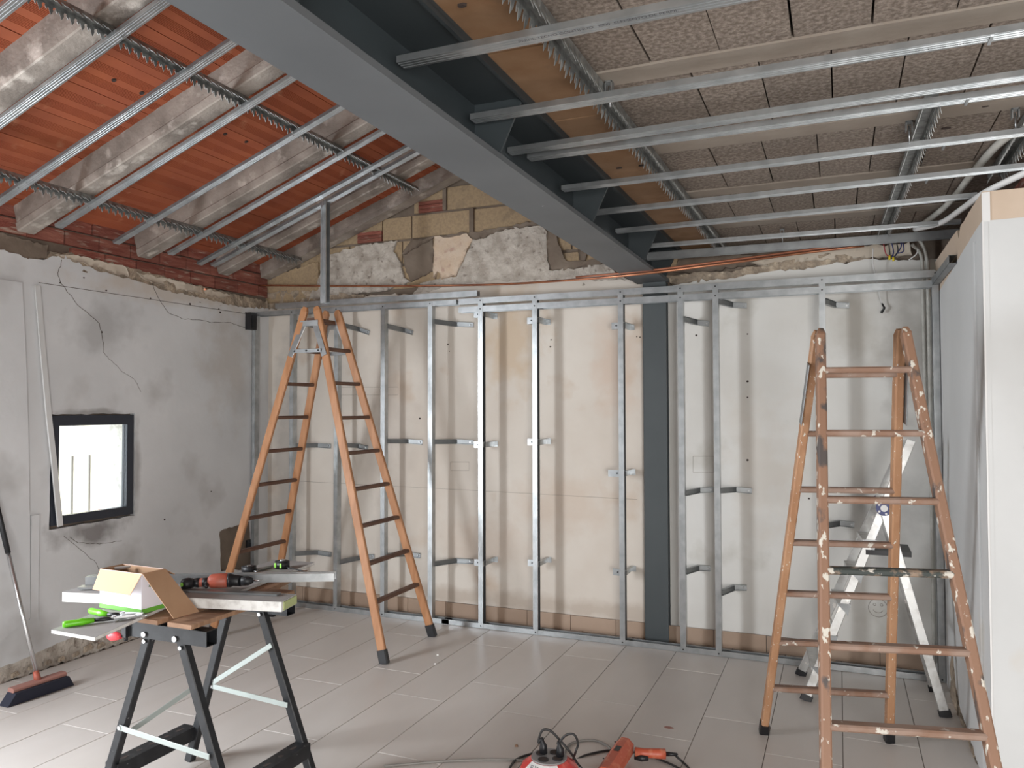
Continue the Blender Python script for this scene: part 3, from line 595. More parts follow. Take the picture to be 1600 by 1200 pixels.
for a in ((475, 503, 505, 512, -4.09), (540, 507, 577, 520, -3.658), (603, 510, 645, 520, -3.229), (678, 503, 740, 508, -2.817), (1068, 499, 1108, 506, -.953), (1127, 471, 1167, 478, -.728), (1292, 471, 1327, 478, -.087),
          (460, 696, 517, 697, -4.09), (545, 695, 575, 700, -3.658), (603, 689, 660, 691, -3.229), (678, 690, 740, 691, -2.817), (1070, 770, 1115, 765, -.953), (1128, 766, 1175, 767, -.728), (1297, 820, 1335, 820, -.087),
          (458, 864, 518, 866, -4.09), (527, 877, 585, 869, -3.658), (603, 867, 657, 868, -3.229), (678, 880, 740, 877, -2.817), (1070, 892, 1110, 888, -.953), (1128, 925, 1167, 918, -.728)): bracket(*a)
def clip(px, py, sx, wl_=.06, wr_=.035):
    z = on(px, py, 1, YF + .03).z; b = MB(); b.box((sx - .018 - wl_, YF + .052, z - .022), (sx - .0, YF + .054, z + .022)); b.box((sx - .018 - wl_, YF + .052, z - .024), (sx, YF + .08, z - .022))
    b.box((sx + .01, YF + .01, z - .02), (sx + .012, YB - .004, z + .02)); b.box((sx + .01, YB - .006, z - .02), (sx + .01 + wr_, YB - .004, z + .02)); b.box((sx + .01, YF + .03, z + .018), (sx + .03, YB - .006, z + .02))
    o = b.build('wall_bracket', 'zinc', fr); MB().cyl((sx - .045, YF + .046, z), (sx - .045, YF + .052, z), .005, 8).build('screw', 'black', o)
for a in ((758, 490, -2.402), (836, 500, -1.979), (971, 508, -1.356), (755, 695, -2.402), (836, 691, -1.979), (965, 740, -1.356, .09), (760, 881, -2.402), (836, 881, -1.979), (965, 895, -1.356)): clip(*a)
# ================================================================ CEILING CHANNELS
def chan_pts(o, a, up, side, wd=.047, ht=.018, lip=.006, t=.0012):
    return None
def channel(name, p, q, up, label, group, wd=.047, ht=.018, mt='zinc', text=None):
    p = Vector(p); q = Vector(q); a = (q - p).normalized(); up = Vector(up); up = (up - a * up.dot(a)).normalized(); sd = a.cross(up)
    t_ = thing(name, label, 'ceiling channel', p, group)
    b = MB(); c = (p + q) / 2; L_ = q - p; t = .0014
    b.obox(c, sd * wd, up * t, L_)
    for s in (-1, 1):
        b.obox(c + sd * s * (wd / 2) + up * ht / 2, sd * t, up * ht, L_)
        b.obox(c + sd * s * (wd / 2 - .004) + up * ht, sd * .009, up * t, L_)
    for s in (-.28, .0, .28): b.obox(c + sd * s * wd - up * .0012, sd * .002, up * .0016, L_)
    b.build('channel_section', mt, t_)
    return t_
ZP = 2.572; KX = (ZP - 1.6) / 1.0
ords = ['nearest', 'second', 'third', 'fourth', 'fifth', 'sixth', 'seventh', 'eighth', 'ninth', 'last']
ends = [(632, 107), (743, 193), (800, 243), (830, 252), (882, 300), (926, 337), (965, 365), (998, 389), (1003, 408)]
rts = [(1165, 0), (1545, 62), (1600, 118), (1600, 147), (1600, 208), (1600, 262), (1525, 310), (1500, 350), (1500, 372)]
gl = 'channels hung under the flat block ceiling'
for i, (e0, e1) in enumerate(zip(ends, rts)):
    a = G(*e0, ZP); bq = G(*e1, ZP); y = (a.y + bq.y) / 2
    xr = 2.2 if i < 6 else bq.x
    if i == 0: lab = 'horizontal galvanised ceiling channel with printed lettering, nearest of those under the block ceiling'
    elif i == 2: lab = 'front channel of the close pair under the block ceiling'
    elif i == 3: lab = 'rear channel of the close pair under the block ceiling'
    elif i == 8: lab = 'deep galvanised channel closest to the back wall under the block ceiling'
    else: lab = '%s horizontal galvanised channel from the viewer under the block ceiling' % ords[i]
    t_ = channel('ceiling_channel', (a.x, a.y - .02, ZP), (xr, bq.y - .02, ZP), (0, 0, 1), lab, gl, ht=.018 if i < 8 else .045, mt='zinc' if i < 8 else 'zinc_d')
    if i in (1, 3, 4, 5):   # coupling joint
        jx = {1: 1545, 3: 1510, 4: 1477, 5: 1452}[i]; jp = G(jx, (e1[1] + 6 if i == 1 else {3: 160, 4: 223, 5: 272}[i]), ZP)
        MB().box((jp.x - .004, a.y - .047, ZP - .004), (jp.x + .004, a.y + .006, ZP + .02)).build('coupling_clip', 'zinc', t_)
    if i in (0, 1):
        tx = G(812, 66, ZP).x if i == 0 else G(1420, 80, ZP).x
        lettering('PERFIL TECHO CONTINUO  3000  ELEMENTO DE PERFIL' if i == 0 else 'PERFIL TECHO CONTINUO 3000', .017 if i == 0 else .014, (tx, a.y - .02 - .004, ZP - .0028), (math.pi, 0, 0), t_)
# sloping channels on the left
SLs = [(2.02, 'nearest of the sloping steel channels under the red roof boards', -4.75), (2.42, 'second sloping steel channel from the viewer under the red roof boards', -4.40), (2.815, 'third sloping steel channel from the viewer under the red roof boards', -4.28),
       (3.24, 'fourth sloping steel channel from the viewer, right under the second concrete joist', -4.276), (3.667, 'fifth sloping steel channel from the viewer under the red roof boards', -4.308), (4.098, 'sixth sloping steel channel from the viewer under the red roof boards', -4.295),
       (4.41, 'front channel of the sloping pair nearest the back wall', -4.337), (4.525, 'rear channel of the sloping pair nearest the back wall', -4.317)]
for y, lab, xs in SLs:
    channel('ceiling_channel', RP(xs, y - .024, -.05), RP(-1.75, y - .024, -.05), nrm, lab.replace(', right under the second concrete joist', ' under the red roof boards'), 'sloping channels under the tiled roof')
# toothed runners
def runner(name, p, q, up, label, pitch=.047, wd=.042, ht=.046):
    p = Vector(p); q = Vector(q); a = (q - p).normalized(); up = Vector(up); up = (up - a * up.dot(a)).normalized(); sd = a.cross(up); L_ = (q - p).length
    t_ = thing(name, label, 'toothed runner', p); b = MB(); b.obox((p + q) / 2 + up * ht, sd * wd, up * .0015, q - p); b.build('runner_back', 'zinc_t', t_)
    for s in (-1, 1):
        b = MB(); n = int(L_ / pitch)
        o = p + sd * s * wd / 2
        b.obox((p + q) / 2 + sd * s * wd / 2 + up * ht * .75, sd * .0014, up * ht * .5, q - p)
        for k in range(n):
            u = k * pitch; j = random.uniform(-.002, .002); lean = s * .014
            pr = [(u + .003, ht * .6), (u + .001, ht * .25), (u + .009, -.002 + j), (u + .014, ht * .30), (u + .019, ht * .05), (u + .027, -.016 + j), (u + .037, ht * .05), (u + .035, ht * .28), (u + .042, ht * .6)]
            P = [o + a * x + up * z + sd * (lean * max(0, (ht * .5 - z) / ht)) for x, z in pr]
            b.prism(P, sd * .0014)
        b.build('toothed_flange', 'zinc_t', t_)
zr = ZP + .040
runner('toothed_runner', (-.745, -.2, zr), (-.69, 5.30, zr), (0, 0, 1), 'long toothed steel runner beside the dark beam under the block ceiling')
pa = G(1455, 172, zr); pb = G(1383, 350, zr); runner('toothed_runner', (pa.x, pa.y - .02, zr), (pb.x, 5.30, zr), (0, 0, 1), 'toothed steel runner crossing the block ceiling above the spattered ladder')
pa = G(1605, 205, zr); pb = G(1560, 285, zr); runner('toothed_runner', (pa.x, pa.y - .1, zr), (pb.x - .02, pb.y, zr), (0, 0, 1), 'short toothed steel runner ending above the stub wall corner')
runner('toothed_runner', RP(-2.85, .4, -.042), RP(-2.87, 5.02, -.042), nrm, 'toothed steel runner crossing the upper part of the sloping joists', ht=.038)
runner('toothed_runner', RP(-3.93, .4, -.042), RP(-4.02, 5.15, -.042), nrm, 'toothed steel runner crossing the sloping joists low near the grey wall', ht=.038)
# hangers
def hanger(px, py, lab):
    p = G(px, py, ZC - .004); t_ = thing('ceiling_hanger', lab, 'hanger', p); b = MB()
    b.box((p.x - .012, p.y - .014, ZC - .010), (p.x + .012, p.y + .014, ZC - .004)); b.box((p.x - .012, p.y - .014, ZC - .04), (p.x - .008, p.y + .014, ZC - .006)); b.box((p.x + .008, p.y - .014, ZC - .04), (p.x + .012, p.y + .014, ZC - .006)); b.build('clip', 'zinc_d', t_)
    MB().cyl((p.x, p.y, ZC - .02), (p.x + .002, p.y + .004, ZP + .01), .0022, 6).build('rod', 'zinc', t_)
hanger(952, 128, 'small clip hanger on the joist beside the long toothed runner')
hanger(1420, 190, 'clip hanger with thin rod on the joist left of the middle toothed runner'.replace('left of', 'beside'))
hanger(1586, 170, 'clip hanger on the joist at the far edge above the stub wall')
hanger(1222, 358, 'small clip hanger near the back wall between two channels')
# hanging stud above the ladder
hs = thing('hanging_stud', 'short vertical steel stud hanging from the sloping channels above the clean ladder', 'stud', (-3.31, 4.47, 2.32))
b = MB(); x, y = on(505, 400, 1, 4.47).x, 4.47
for (a, c) in (((x - .022, y - .002, 2.318), (x + .022, y, 3.03)), ((x - .022, y, 2.318), (x - .0205, y + .046, 3.03)), ((x - .022, y + .046, 2.318), (x + .022, y + .048, 3.03)), ((x + .0205, y, 2.318), (x + .022, y + .008, 3.03))): b.box(a, c)
for s in (-.008, .008): b.box((x + s - .0012, y - .0035, 2.318), (x + s + .0012, y - .002, 3.03))
b.build('stud_section', 'zinc', hs); MB().cyl((x, y - .008, 3.0), (x, y - .002, 3.0), .005, 8).build('screw', 'steel', hs)
# copper pipe
pts = [on(320, 452, 0, -4.46), on(345, 449, 1, 5.22), on(400, 446, 1, 5.28), on(560, 447, 1, 5.28), on(760, 445, 1, 5.2), on(900, 437, 1, 4.93), on(1010, 427, 1, 4.82), on(1130, 412, 1, 4.92), on(1250, 396, 1, 5.12), on(1350, 384, 1, 5.2)]
b = MB(); b.tube(bez(pts, 5), .008, 8); b.build('copper_pipe', 'copper', label='long bare copper pipe running loose along the top of the back wall', cat='pipe')
b = MB(); b.tube(bez([v + Vector((0, .004, .017)) for v in pts[5:]], 5), .007, 8); b.build('copper_pipe', 'copper_d', label='shorter tarnished copper pipe lying against the long one by the beam', cat='pipe')
# conduits
def pipe(name, pts, r, mt, lab, cat='conduit', n=8):
    b = MB(); b.tube(bez(pts, 8), r, n); return b.build(name, mt, label=lab, cat=cat)
pipe('conduit', [G(1605, 195, 2.655), G(1560, 225, 2.65), G(1520, 270, 2.645), G(1480, 320, 2.64), G(1432, 358, 2.635)], .016, 'conduit', 'thick pale conduit running diagonally under the block ceiling to the corner')
pipe('conduit', [on(1620, 262, 1, 3.75), on(1585, 278, 1, 3.8), on(1550, 295, 1, 3.85), G(1528, 308, 2.51), G(1505, 325, 2.54), G(1470, 348, 2.58), G(1430, 358, 2.62)], .015, 'white', 'white conduit bending over the top of the stub wall')
pipe('conduit', [on(1436, 372, 1, 5.30), on(1447, 400, 1, 5.33), on(1450, 450, 1, 5.33), on(1455, 700, 1, 5.33), on(1460, 1035, 1, 5.33)], .012, 'conduit', 'thin grey conduit running down the corner behind the last stud')
pipe('conduit', [on(1425, 382, 1, 5.27), on(1440, 402, 1, 5.32), on(1442, 470, 1, 5.335), on(1446, 640, 1, 5.335)], .010, 'conduit', 'second grey conduit beside the corner one, ending halfway down')
# wires
wi = [('blue', (1392, 375), (1396, 392), (1394, 402)), ('cable', (1398, 372), (1403, 390), (1397, 402)), ('blue', (1405, 374), (1408, 385), (1396, 404)), ('cable', (1388, 374), (1390, 392), (1391, 402)), ('redwire', (1380, 378), (1384, 396), (1390, 401)), ('blue', (1410, 376), (1412, 392), (1402, 396))]
wt = thing('wire_bundle', 'tangle of blue, black and red wires hanging at the wall top', 'wires', on(1396, 380, 1, 5.22))
for c_, *q in wi: b = MB(); b.tube(bez([on(x, y, 1, 5.22) for x, y in q], 5), .0035, 5); b.build('wire', c_, wt)
for q in ((1390, 403), (1396, 405)): p = on(*q, 1, 5.22); MB().cyl(p + Vector((0, 0, .014)), p - Vector((0, 0, .012)), .0065, 8).build('wire_connector', 'yellow', wt)
pipe('loose_wire', [on(1364, 388, 1, 5.28), on(1364, 410, 1, 5.28), on(1370, 440, 1, 5.30), on(1375, 465, 1, 5.32), on(1379, 476, 1, 5.33)], .003, 'white', 'thin white wire dangling down the back wall behind the top tracks', 'wire', 5)
pipe('black_tape_end', [on(1379, 474, 1, 5.33), on(1383, 481, 1, 5.32), on(1377, 489, 1, 5.33), on(1382, 484, 1, 5.32)], [.004] * 24 + [.004], 'black', 'black taped end of the dangling white wire', 'tape', 5) if False else None
b = MB(); b.tube([on(1378, 474, 1, 5.33), on(1382, 481, 1, 5.325), on(1377, 489, 1, 5.33)], [.005, .007, .009], 6); b.build('taped_wire_end', 'black', label='black taped end of the white wire dangling on the back wall', cat='tape')
pipe('loose_wire', [on(1435, 389, 1, 5.25), on(1431, 398, 1, 5.25), on(1420, 406, 1, 5.27)], .004, 'white', 'short curled white wire at the top corner of the back wall', 'wire', 5)
# trunking strip by the window
b = MB(); P = [on(58, 446, 0, XL + .012), on(66, 540, 0, XL + .014), on(76, 650, 0, XL + .016), on(84, 720, 0, XL + .02), on(94, 822, 0, XL + .014)]
for a, c in zip(P[:-1], P[1:]): b.bar(a, c, .034, .012, (0, 1, 0))
b.build('trunking_strip', 'wall_right', label='narrow white strip hanging down the grey wall across the window edge', cat='strip')
# black box at top of corner stud
t_ = thing('junction_clip', 'small black plastic box at the top of the corner stud', 'box', on(392, 502, 0, -4.47))
a = on(384, 515, 0, -4.49); c = on(399, 491, 0, -4.49); MB().box((-4.495, a.y, a.z), (-4.44, min(c.y, 5.14), c.z)).build('casing', 'black', t_); MB().box((-4.44, a.y + .02, a.z + .02), (-4.43, a.y + .05, c.z - .02)).build('latch', 'blackmetal', t_)
t_ = thing('wall_socket_box', 'black broken socket box in the torn plaster by the clean ladder', 'socket', on(392, 845, 0, XL))
a = on(398, 855, 0, XL); b = MB(); b.box((XL - .015, a.y - .09, a.z - .01), (XL + .004, a.y - .0, a.z + .07)); b.build('socket_shell', 'black', t_)
MB().box((XL + .004, a.y - .07, a.z + .01), (XL + .012, a.y - .02, a.z + .05)).build('socket_insert', 'blackmetal', t_)
# ================================================================ WOODEN LADDERS
def ladder(name, label, F1, F2, d, apex, zt, w0, w1, rungs1, rungs2, mats, railw=.056, railt=.026, off=.045, hinge=True, feet=True, tread=.045):
    """F1, F2: midpoints of the two flights' feet; d: rung direction; apex: midpoint of the top"""
    rail, rung, spat = mats; d = Vector((*d, 0)).normalized(); t_ = thing(name, label, 'ladder', (apex[0], apex[1], 0)); ap = Vector((*apex, 0))
    for F, rz, fi in ((F1, rungs1, 0), (F2, rungs2, 1)):
        F = Vector((*F, 0)); n = (F - ap).normalized()
        for s in (-1, 1):
            foot = F + d * s * w0 / 2; top_ = ap + n * off + d * s * w1 / 2 + Vector((0, 0, zt)); ax = (top_ - foot).normalized()
            st = foot + ax * (.03 if feet else .0)
            b = MB(); b.cbar(st, top_ - ax * .03, railw, railt, n, .18)
            # tapered rounded head
            rr = (n - ax * n.dot(ax)).normalized(); b.obox(top_ - ax * .015, rr * railw * .98, ax.cross(rr) * railt * .98, ax * .03, .55)
            b.build('rail', rail if not (spat and fi == 0) else spat, t_)
            if feet:
                b = MB(); b.cbar(foot, foot + ax * .085, railw * 1.14, railt * 1.5, n, .2); b.build('rubber_foot', 'black', t_)
        for k, z in enumerate(rz):
            t = z / zt; c = F.lerp(ap + n * off, t); hw = (w0 + (w1 - w0) * t) / 2 - railt * .3; c.z = z
            b = MB(); b.cbar(c - d * hw, c + d * hw, tread, .024, n, .25)
            rm = rung
            if spat and fi == 0 and k == 3: rm = 'tread_dark'
            b.build('rung', rm, t_)
    nn = (Vector((*F1, 0)) - ap).normalized()
    if hinge:
        # steel hinge plates on the near side: two straps, crown and cross strap
        for s in (-1, 1):
            y = d * (s * (w1 / 2 + railt / 2 + .003))
            for q, F in ((1, F1), (-1, F2)):
                F = Vector((*F, 0)); a = ap + nn * q * off * .9 + Vector((0, 0, zt - .10)) + y; tt = (zt - .34) / zt; c = F.lerp(ap + nn * q * off, tt); c.z = zt - .34; c = c + d * s * ((w0 + (w1 - w0) * tt) / 2 + railt / 2 + .004)
                b = MB(); b.cbar(a, c, .045, .004, nn, .3); b.build('hinge_strap', 'zinc', t_)
            b = MB(); zz = Vector((0, 0, zt - .115)); b.cbar(ap + nn * .075 + zz + y * 1.03, ap - nn * .075 + zz + y * 1.03, .04, .004, (0, 0, 1), .3); b.build('hinge_crown', 'zinc', t_)
            b = MB(); zz = Vector((0, 0, zt - .305)); ww = .118; yy = d * s * ((w0 + (w1 - w0) * ((zt - .305) / zt)) / 2 + railt / 2 + .008)
            b.cbar(ap + nn * ww + zz + yy, ap - nn * ww + zz + yy, .026, .004, (0, 0, 1), .3); b.build('hinge_bar', 'zinc', t_)
            for q in (-ww * .85, 0, ww * .85): c = ap + nn * q + zz + yy; MB().cyl(c, c + d * s * .008, .006, 8).build('bolt', 'blackmetal', t_)
        b = MB(); b.cbar(ap + Vector((0, 0, zt - .09)) - d * w1 / 2, ap + Vector((0, 0, zt - .09)) + d * w1 / 2, .07, .03, nn, .2); b.build('top_block', rung, t_)
    return t_
ladder('wooden_stepladder', 'clean varnished double stepladder with black rubber feet and steel hinge plates', (-4.03, 4.535), (-2.63, 4.535), (0, 1), (-3.33, 4.512), 2.285, .625, .235,
       [.36 + .233 * k for k in range(8)], [.36 + .233 * k for k in range(8)], ('wood', 'wood_r', None))
dR = Vector((.975, .22)).normalized(); nR = Vector((dR.y, -dR.x)); rm = Vector((-.0815, 4.1075)); apx = rm + nR * .7 + dR * .010; fm = rm + nR * 1.4
lr = ladder('wooden_stepladder', 'worn double stepladder spattered with white and dark paint in front of the corner', tuple(fm), tuple(rm), tuple(dR), tuple(apx), 1.905, .575, .315,
       [.28 + .243 * k for k in range(7)], [.25 + .246 * k for k in range(7)], ('wood2', 'wood2r', 'wood2p'), railw=.05, railt=.034, off=.03, hinge=False, feet=False, tread=.05)
for s in (-1, 1):
    a = rm + dR * s * .2875; ap3 = Vector((*apx, 1.905)) + Vector((*dR, 0)) * s * .16
    p0 = Vector((a.x, a.y, 0)); ax = (ap3 - p0).normalized(); MB().cbar(p0, p0 + ax * .06, .056, .042, (nR.x, nR.y, 0), .15).build('rubber_foot', 'black', lr)
    # painted hinge strap on the outer side
    q0 = p0.lerp(ap3, .80) + Vector((*dR, 0)) * s * .02; q1 = p0.lerp(ap3, .93) + Vector((*dR, 0)) * s * .02; MB().cbar(q0, q1, .045, .004, (nR.x, nR.y, 0), .3).build('hinge_strap', 'zinc_d', lr)
# ================================================================ ALUMINIUM LADDER
al = thing('aluminium_stepladder', 'paint-splashed aluminium folding ladder standing behind the spattered wooden one', 'ladder', (.1, 4.75, 0))
nf = G(1255, 1094); ff = G(1250, 1055); j = on(1383, 797, 1, 4.72); tp = on(1421, 690, 1, 4.74)
jn = Vector((.215, 4.66, 1.05)); jf = Vector((.205, 4.93, 1.05)); tn = Vector((.355, 4.72, 1.41)); tf = Vector((.345, 4.92, 1.41))
nf = Vector((nf.x + .01, nf.y, 0)); ff = Vector((ff.x, ff.y, 0))
rn = Vector((.485, 4.60, 0)); rf = Vector((.475, 4.98, 0))
for a, c, nm in ((nf, tn, 'front_rail'), (ff, tf, 'front_rail'), (rn, jn, 'rear_rail'), (rf, jf, 'rear_rail')):
    b = MB(); b.cbar(a, c, .046, .022, (1, 0, 0), .12); b.build(nm, 'alu', al)
    b = MB(); ax = (c - a).normalized(); b.cbar(a, a + ax * .035, .06, .03, (1, 0, 0), .1); b.build('foot_cap', 'black', al)
for k in range(1, 6):
    t = k / 6 * .98; a = nf.lerp(tn, t * .75 / .98 * .98); c = ff.lerp(tf, t * .75); c.z = a.z
    b = MB(); b.obox((a + c) / 2, Vector((.07, 0, 0)), c - a, Vector((0, 0, .022))); b.build('tread', 'alu', al)
    b = MB(); b.prism([a + Vector((-.035, -.015, .012)), a + Vector((.035, -.015, .012)), a + Vector((.02, -.015, -.05))], (0, .003, 0)); b.build('tread_gusset', 'zinc_d', al)
for zz in (.45, .78):
    a = rn.lerp(jn, zz / 1.05); c = rf.lerp(jf, zz / 1.05); b = MB(); b.cbar(a, c, .03, .02, (0, 0, 1)); b.build('brace', 'alu', al)
for q in (jn + Vector((0, -.03, 0)), jf + Vector((0, .0, 0))):
    b = MB(); b.cyl(q, q + Vector((0, .02, 0)), .04, 20); b.build('hinge_disc', 'blue', al); b = MB(); b.cyl(q - Vector((0, .004, 0)), q, .018, 14); b.build('hinge_hub', 'white', al)
    for k in range(5):
        a = k * 2 * math.pi / 5; c = q + Vector((.03 * math.cos(a), -.002, .03 * math.sin(a))); MB().cyl(c, c + Vector((0, .003, 0)), .006, 6).build('hinge_dot', 'white', al)
a = on(1353, 864, 1, 4.62); c = on(1425, 868, 1, 4.62); b = MB(); b.box((a.x, 4.64, a.z - .012), (c.x, 4.90, a.z + .014)); b.build('platform', 'black', al)
# ================================================================ WORKBENCH
wk = thing('folding_workbench', 'black folding workbench with red clamp knob standing under the boards', 'workbench', (-2.45, 2.55, 0))
AY, BY = 2.33, 2.775
legs = [((-2.53, AY, .705), (-2.79, AY, 0)), ((-2.365, AY, .70), (-2.085, AY, 0)), ((-2.54, BY, .72), (-2.735, BY - .03, 0)), ((-2.365, BY, .72), (-2.10, BY + .03, 0))]
for a, c in legs:
    b = MB(); b.cbar(Vector(c) + Vector((0, 0, .0)), a, .038, .034, (1, 0, 0), .1); lg = b.build('leg', 'blackmetal', wk)
    v = Vector(a).lerp(Vector(c), .04) + Vector((0, -.02, 0)); MB().cyl(v - Vector((0, .006, 0)), v, .008, 10).build('bolt', 'steel', lg)
for y, xa_, xb_, z in ((AY - .028, -2.615, -2.215, .72), (BY + .0, -2.62, -2.22, .72)):
    b = MB(); b.box((xa_, y - .002, z - .028), (xb_, y, z + .03)); b.box((xa_, y, z + .028), (xb_, y + .05, z + .03)); b.box((xa_, y + .05, z - .028), (xb_, y + .052, z + .03)); b.box((xa_, y, z - .028), (xb_, y + .05, z - .026)); b.build('jaw_support', 'blackmetal', wk)
for x in (-2.53, -2.37):
    v = Vector((x, AY - .03, .708)); MB().cyl(v - Vector((0, .008, 0)), v, .011, 12).build('bolt', 'steel', wk)
for x in (-2.47, -2.31): b = MB(); b.box((x - .02, 2.29, .751), (x + .02, 2.34, .772)); b.box((x - .02, 2.77, .751), (x + .02, 2.82, .772)); b.build('jaw_block', 'black', wk)
b = MB(); b.box((-2.53, 2.26, .765), (-2.42, 2.86, .782)); b.build('jaw', 'jaw', wk)
b = MB(); b.box((-2.37, 2.26, .765), (-2.25, 2.86, .782)); b.build('jaw', 'jaw', wk)
# side rails with holes
def srail(x, y0, y1, z):
    b = MB(); b.box((x - .035, y0, z), (x + .035, y1, z + .004)); b.box((x - .035, y0, z - .055), (x - .031, y1, z)); b.box((x + .031, y0, z - .055), (x + .035, y1, z)); o = b.build('side_rail', 'blackmetal', wk)
    for k in range(5):
        yy = y0 + (y1 - y0) * (.15 + .175 * k); l_ = .022 if k % 2 == 0 else .007
        MB().prism([(x + .009 * math.cos(a) , yy + l_ * (1 if math.sin(a) > 0 else -1) * (.5) + .006 * math.sin(a), z + .0035) for a in [i * math.pi / 6 + .01 for i in range(12)]], (0, 0, .0012)).build('slot', 'joint', o)
srail(-2.735, AY, BY - .03, .155); srail(-2.145, AY, BY + .02, .155)
b = MB(); b.box((-2.112, AY + .06, .105), (-2.109, AY + .10, .14)); b.build('rating_label', 'gypsum', wk)
def strut(a, c): b = MB(); b.cbar(a, c, .022, .004, (0, 0, 1), .3); o = b.build('brace_strip', 'paleg', wk); v = Vector(a); MB().cyl(v - Vector((0, .006, 0)), v + Vector((0, .002, 0)), .008, 10).build('bolt', 'steel', o)
strut(on(187, 1137, 1, AY - .024), on(327, 1183, 1, AY - .024))
strut(on(205, 1142, 1, AY + .02), on(302, 1075, 1, 2.6)); strut(on(322, 1073, 1, BY - .02), on(424, 1008, 1, BY - .02)); strut(on(330, 1072, 1, BY - .02), on(449, 1102, 1, BY - .02))
def knob(q, L_):
    q = Vector(q); b = MB(); b.tube([q, q + Vector((L_ * .25, 0, 0)), q + Vector((L_ * .75, 0, 0)), q + Vector((L_, 0, 0))], [.017, .021, .015, .009], 12); return b.build('clamp_knob', 'redclamp', wk)
knob((-2.70, 2.285, .690), .06); b = MB(); b.box((-2.64, 2.285, .688), (-2.615, 2.325, .755)); b.build('clamp_housing', 'black', wk)
MB().cyl((-2.63, 2.30, .69), (-2.63, 2.30, .672), .008, 8).build('bolt', 'black', wk)
knob(on(287, 956, 1, 2.70), .035)
# ================================================================ ON THE BENCH
def obj_box(name, o, u, v, h, mats, label, cat, zb):
    """board from corner o with edge vectors u, v; height h; bottom zb"""
    o = Vector((*o[:2], zb + h / 2)); u = Vector((*u[:2], 0)); v = Vector((*v[:2], 0)); b = MB(); b.obox(o + u / 2 + v / 2, u, v, (0, 0, h)); return b, o, u, v
ZJ = .783
def board(name, c0, c1, c2, h, zb, label, cat, m_top, m_edge, lip=.0012, core=None):
    """c0->c1 long edge, c0->c2 short edge"""
    c0, c1, c2 = [Vector((*q[:2], 0)) for q in (c0, c1, c2)]; u = c1 - c0; v = c2 - c0; c = (c0 + u / 2 + v / 2)
    t_ = thing(name, label, cat, (c.x, c.y, zb))
    MB().obox(c + Vector((0, 0, zb + h / 2)), u * .9985, v * .997, (0, 0, h - 2 * lip)).build('core', m_edge, t_)
    MB().obox(c + Vector((0, 0, zb + h - lip / 2)), u, v, (0, 0, lip)).build('top_facing', m_top, t_)
    MB().obox(c + Vector((0, 0, zb + lip / 2)), u, v, (0, 0, lip)).build('bottom_facing', m_top, t_)
    return t_, c, u, v
# b2: strip sticking out towards the viewer's left, b3: strip running back
zt2 = ZJ + .013
A = G(80, 984, zt2); B = G(148, 996, zt2); E_ = G(262, 945, zt2); dirb = (E_ - B); dirb.z = 0; dirb.normalize()
board('plasterboard_strip', A, A + dirb * .46, B, .013, ZJ, 'grey plasterboard strip under the cardboard box, sticking out past the bench', 'plasterboard', 'pboard', 'gypsum')
r0 = G(360, 928, zt2); r1 = G(482, 882, zt2); dd = (r1 - r0); dd.z = 0; dn = Vector((-dd.y, dd.x, 0)).normalized(); r0b = r0 - dd.normalized() * .03
board('plasterboard_strip', r0b, r1 + dd.normalized() * .06, r0b + dn * .24, .013, ZJ, 'grey plasterboard strip under the tape measures, running back toward the wall', 'plasterboard', 'pboard', 'gypsum')
ztw = ZJ - .001; a = G(375, 935, ztw); c = G(470, 890, ztw)
b = MB(); b.bar(a + Vector((0, 0, -.012)), c + Vector((0, 0, -.012)), .02, .07, (0, 0, 1)); b.build('timber_offcut', 'jaw', label='rough brown timber strip under the far plasterboard strip', cat='timber')
Z1 = ZJ + .0135; h1 = .040; f0 = G(440, 940.5, Z1 + h1); f1 = G(97, 925, Z1 + h1); f2 = G(453.5, 937.5, Z1 + h1)
u = (f1 - f0); u.z = 0; v = Vector((u.y, -u.x, 0)).normalized(); v = v if v.y > 0 else -v
t_, c, uu, vv = board('insulation_board', f0, f0 + u, f0 + v * .13, h1, Z1, 'thick white sandwich board with green core lying across the workbench', 'board', 'pboard', 'gypsum')
e0 = f0 + v * .015; b = MB(); b.obox(Vector((f0.x, f0.y, Z1 + h1 / 2)) + v * .07 - u.normalized() * .002, u.normalized() * .004, v * .11, (0, 0, h1 - .008)); b.build('green_core', 'greencore', t_)
# dark track lying on the sandwich board
zk = Z1 + h1; un = u.normalized(); k0 = Vector((f0.x, f0.y, zk)) + v * .095 + un * .06
b = MB(); b.obox(k0 + un * .36 + Vector((0, 0, .005)), un * .72, v * .035, (0, 0, .008)); b.build('dark_steel_track', 'zinc_d', label='thin dark steel track lying along the back edge of the sandwich board', cat='track')
# bright stud
s0 = G(133, 914, zk + .002); s1 = G(522, 908, zk + .002); s0.z = s1.z = zk + .001; sv = (s1 - s0).normalized(); sn = Vector((-sv.y, sv.x, 0))
t_ = thing('steel_stud_section', 'bright galvanised stud lying across the boards behind the red drill', 'stud', (s0 + s1) / 2)
b = MB(); c = (s0 + s1) / 2; Ls = s1 - s0
b.obox(c + Vector((0, 0, .017)), Ls, sn * .0015, (0, 0, .034)); b.obox(c + sn * .024 + Vector((0, 0, .034)), Ls, sn * .048, (0, 0, .0015)); b.obox(c + sn * .048 + Vector((0, 0, .017)), Ls, sn * .0015, (0, 0, .034))
b.obox(c + sn * .024 + Vector((0, 0, .0355)), Ls, sn * .004, (0, 0, .002)); b.build('profile', 'zinc', t_)
s2 = G(133, 921, zk); b = MB(); s2.z = zk + .006
b.obox(s2 + sv * .10 + Vector((0, 0, .004)), sv * .24, sn * .05, (0, 0, .009)); b.build('steel_offcut', 'zinc', label='short galvanised offcut under the stud end beside the cardboard box', cat='offcut')
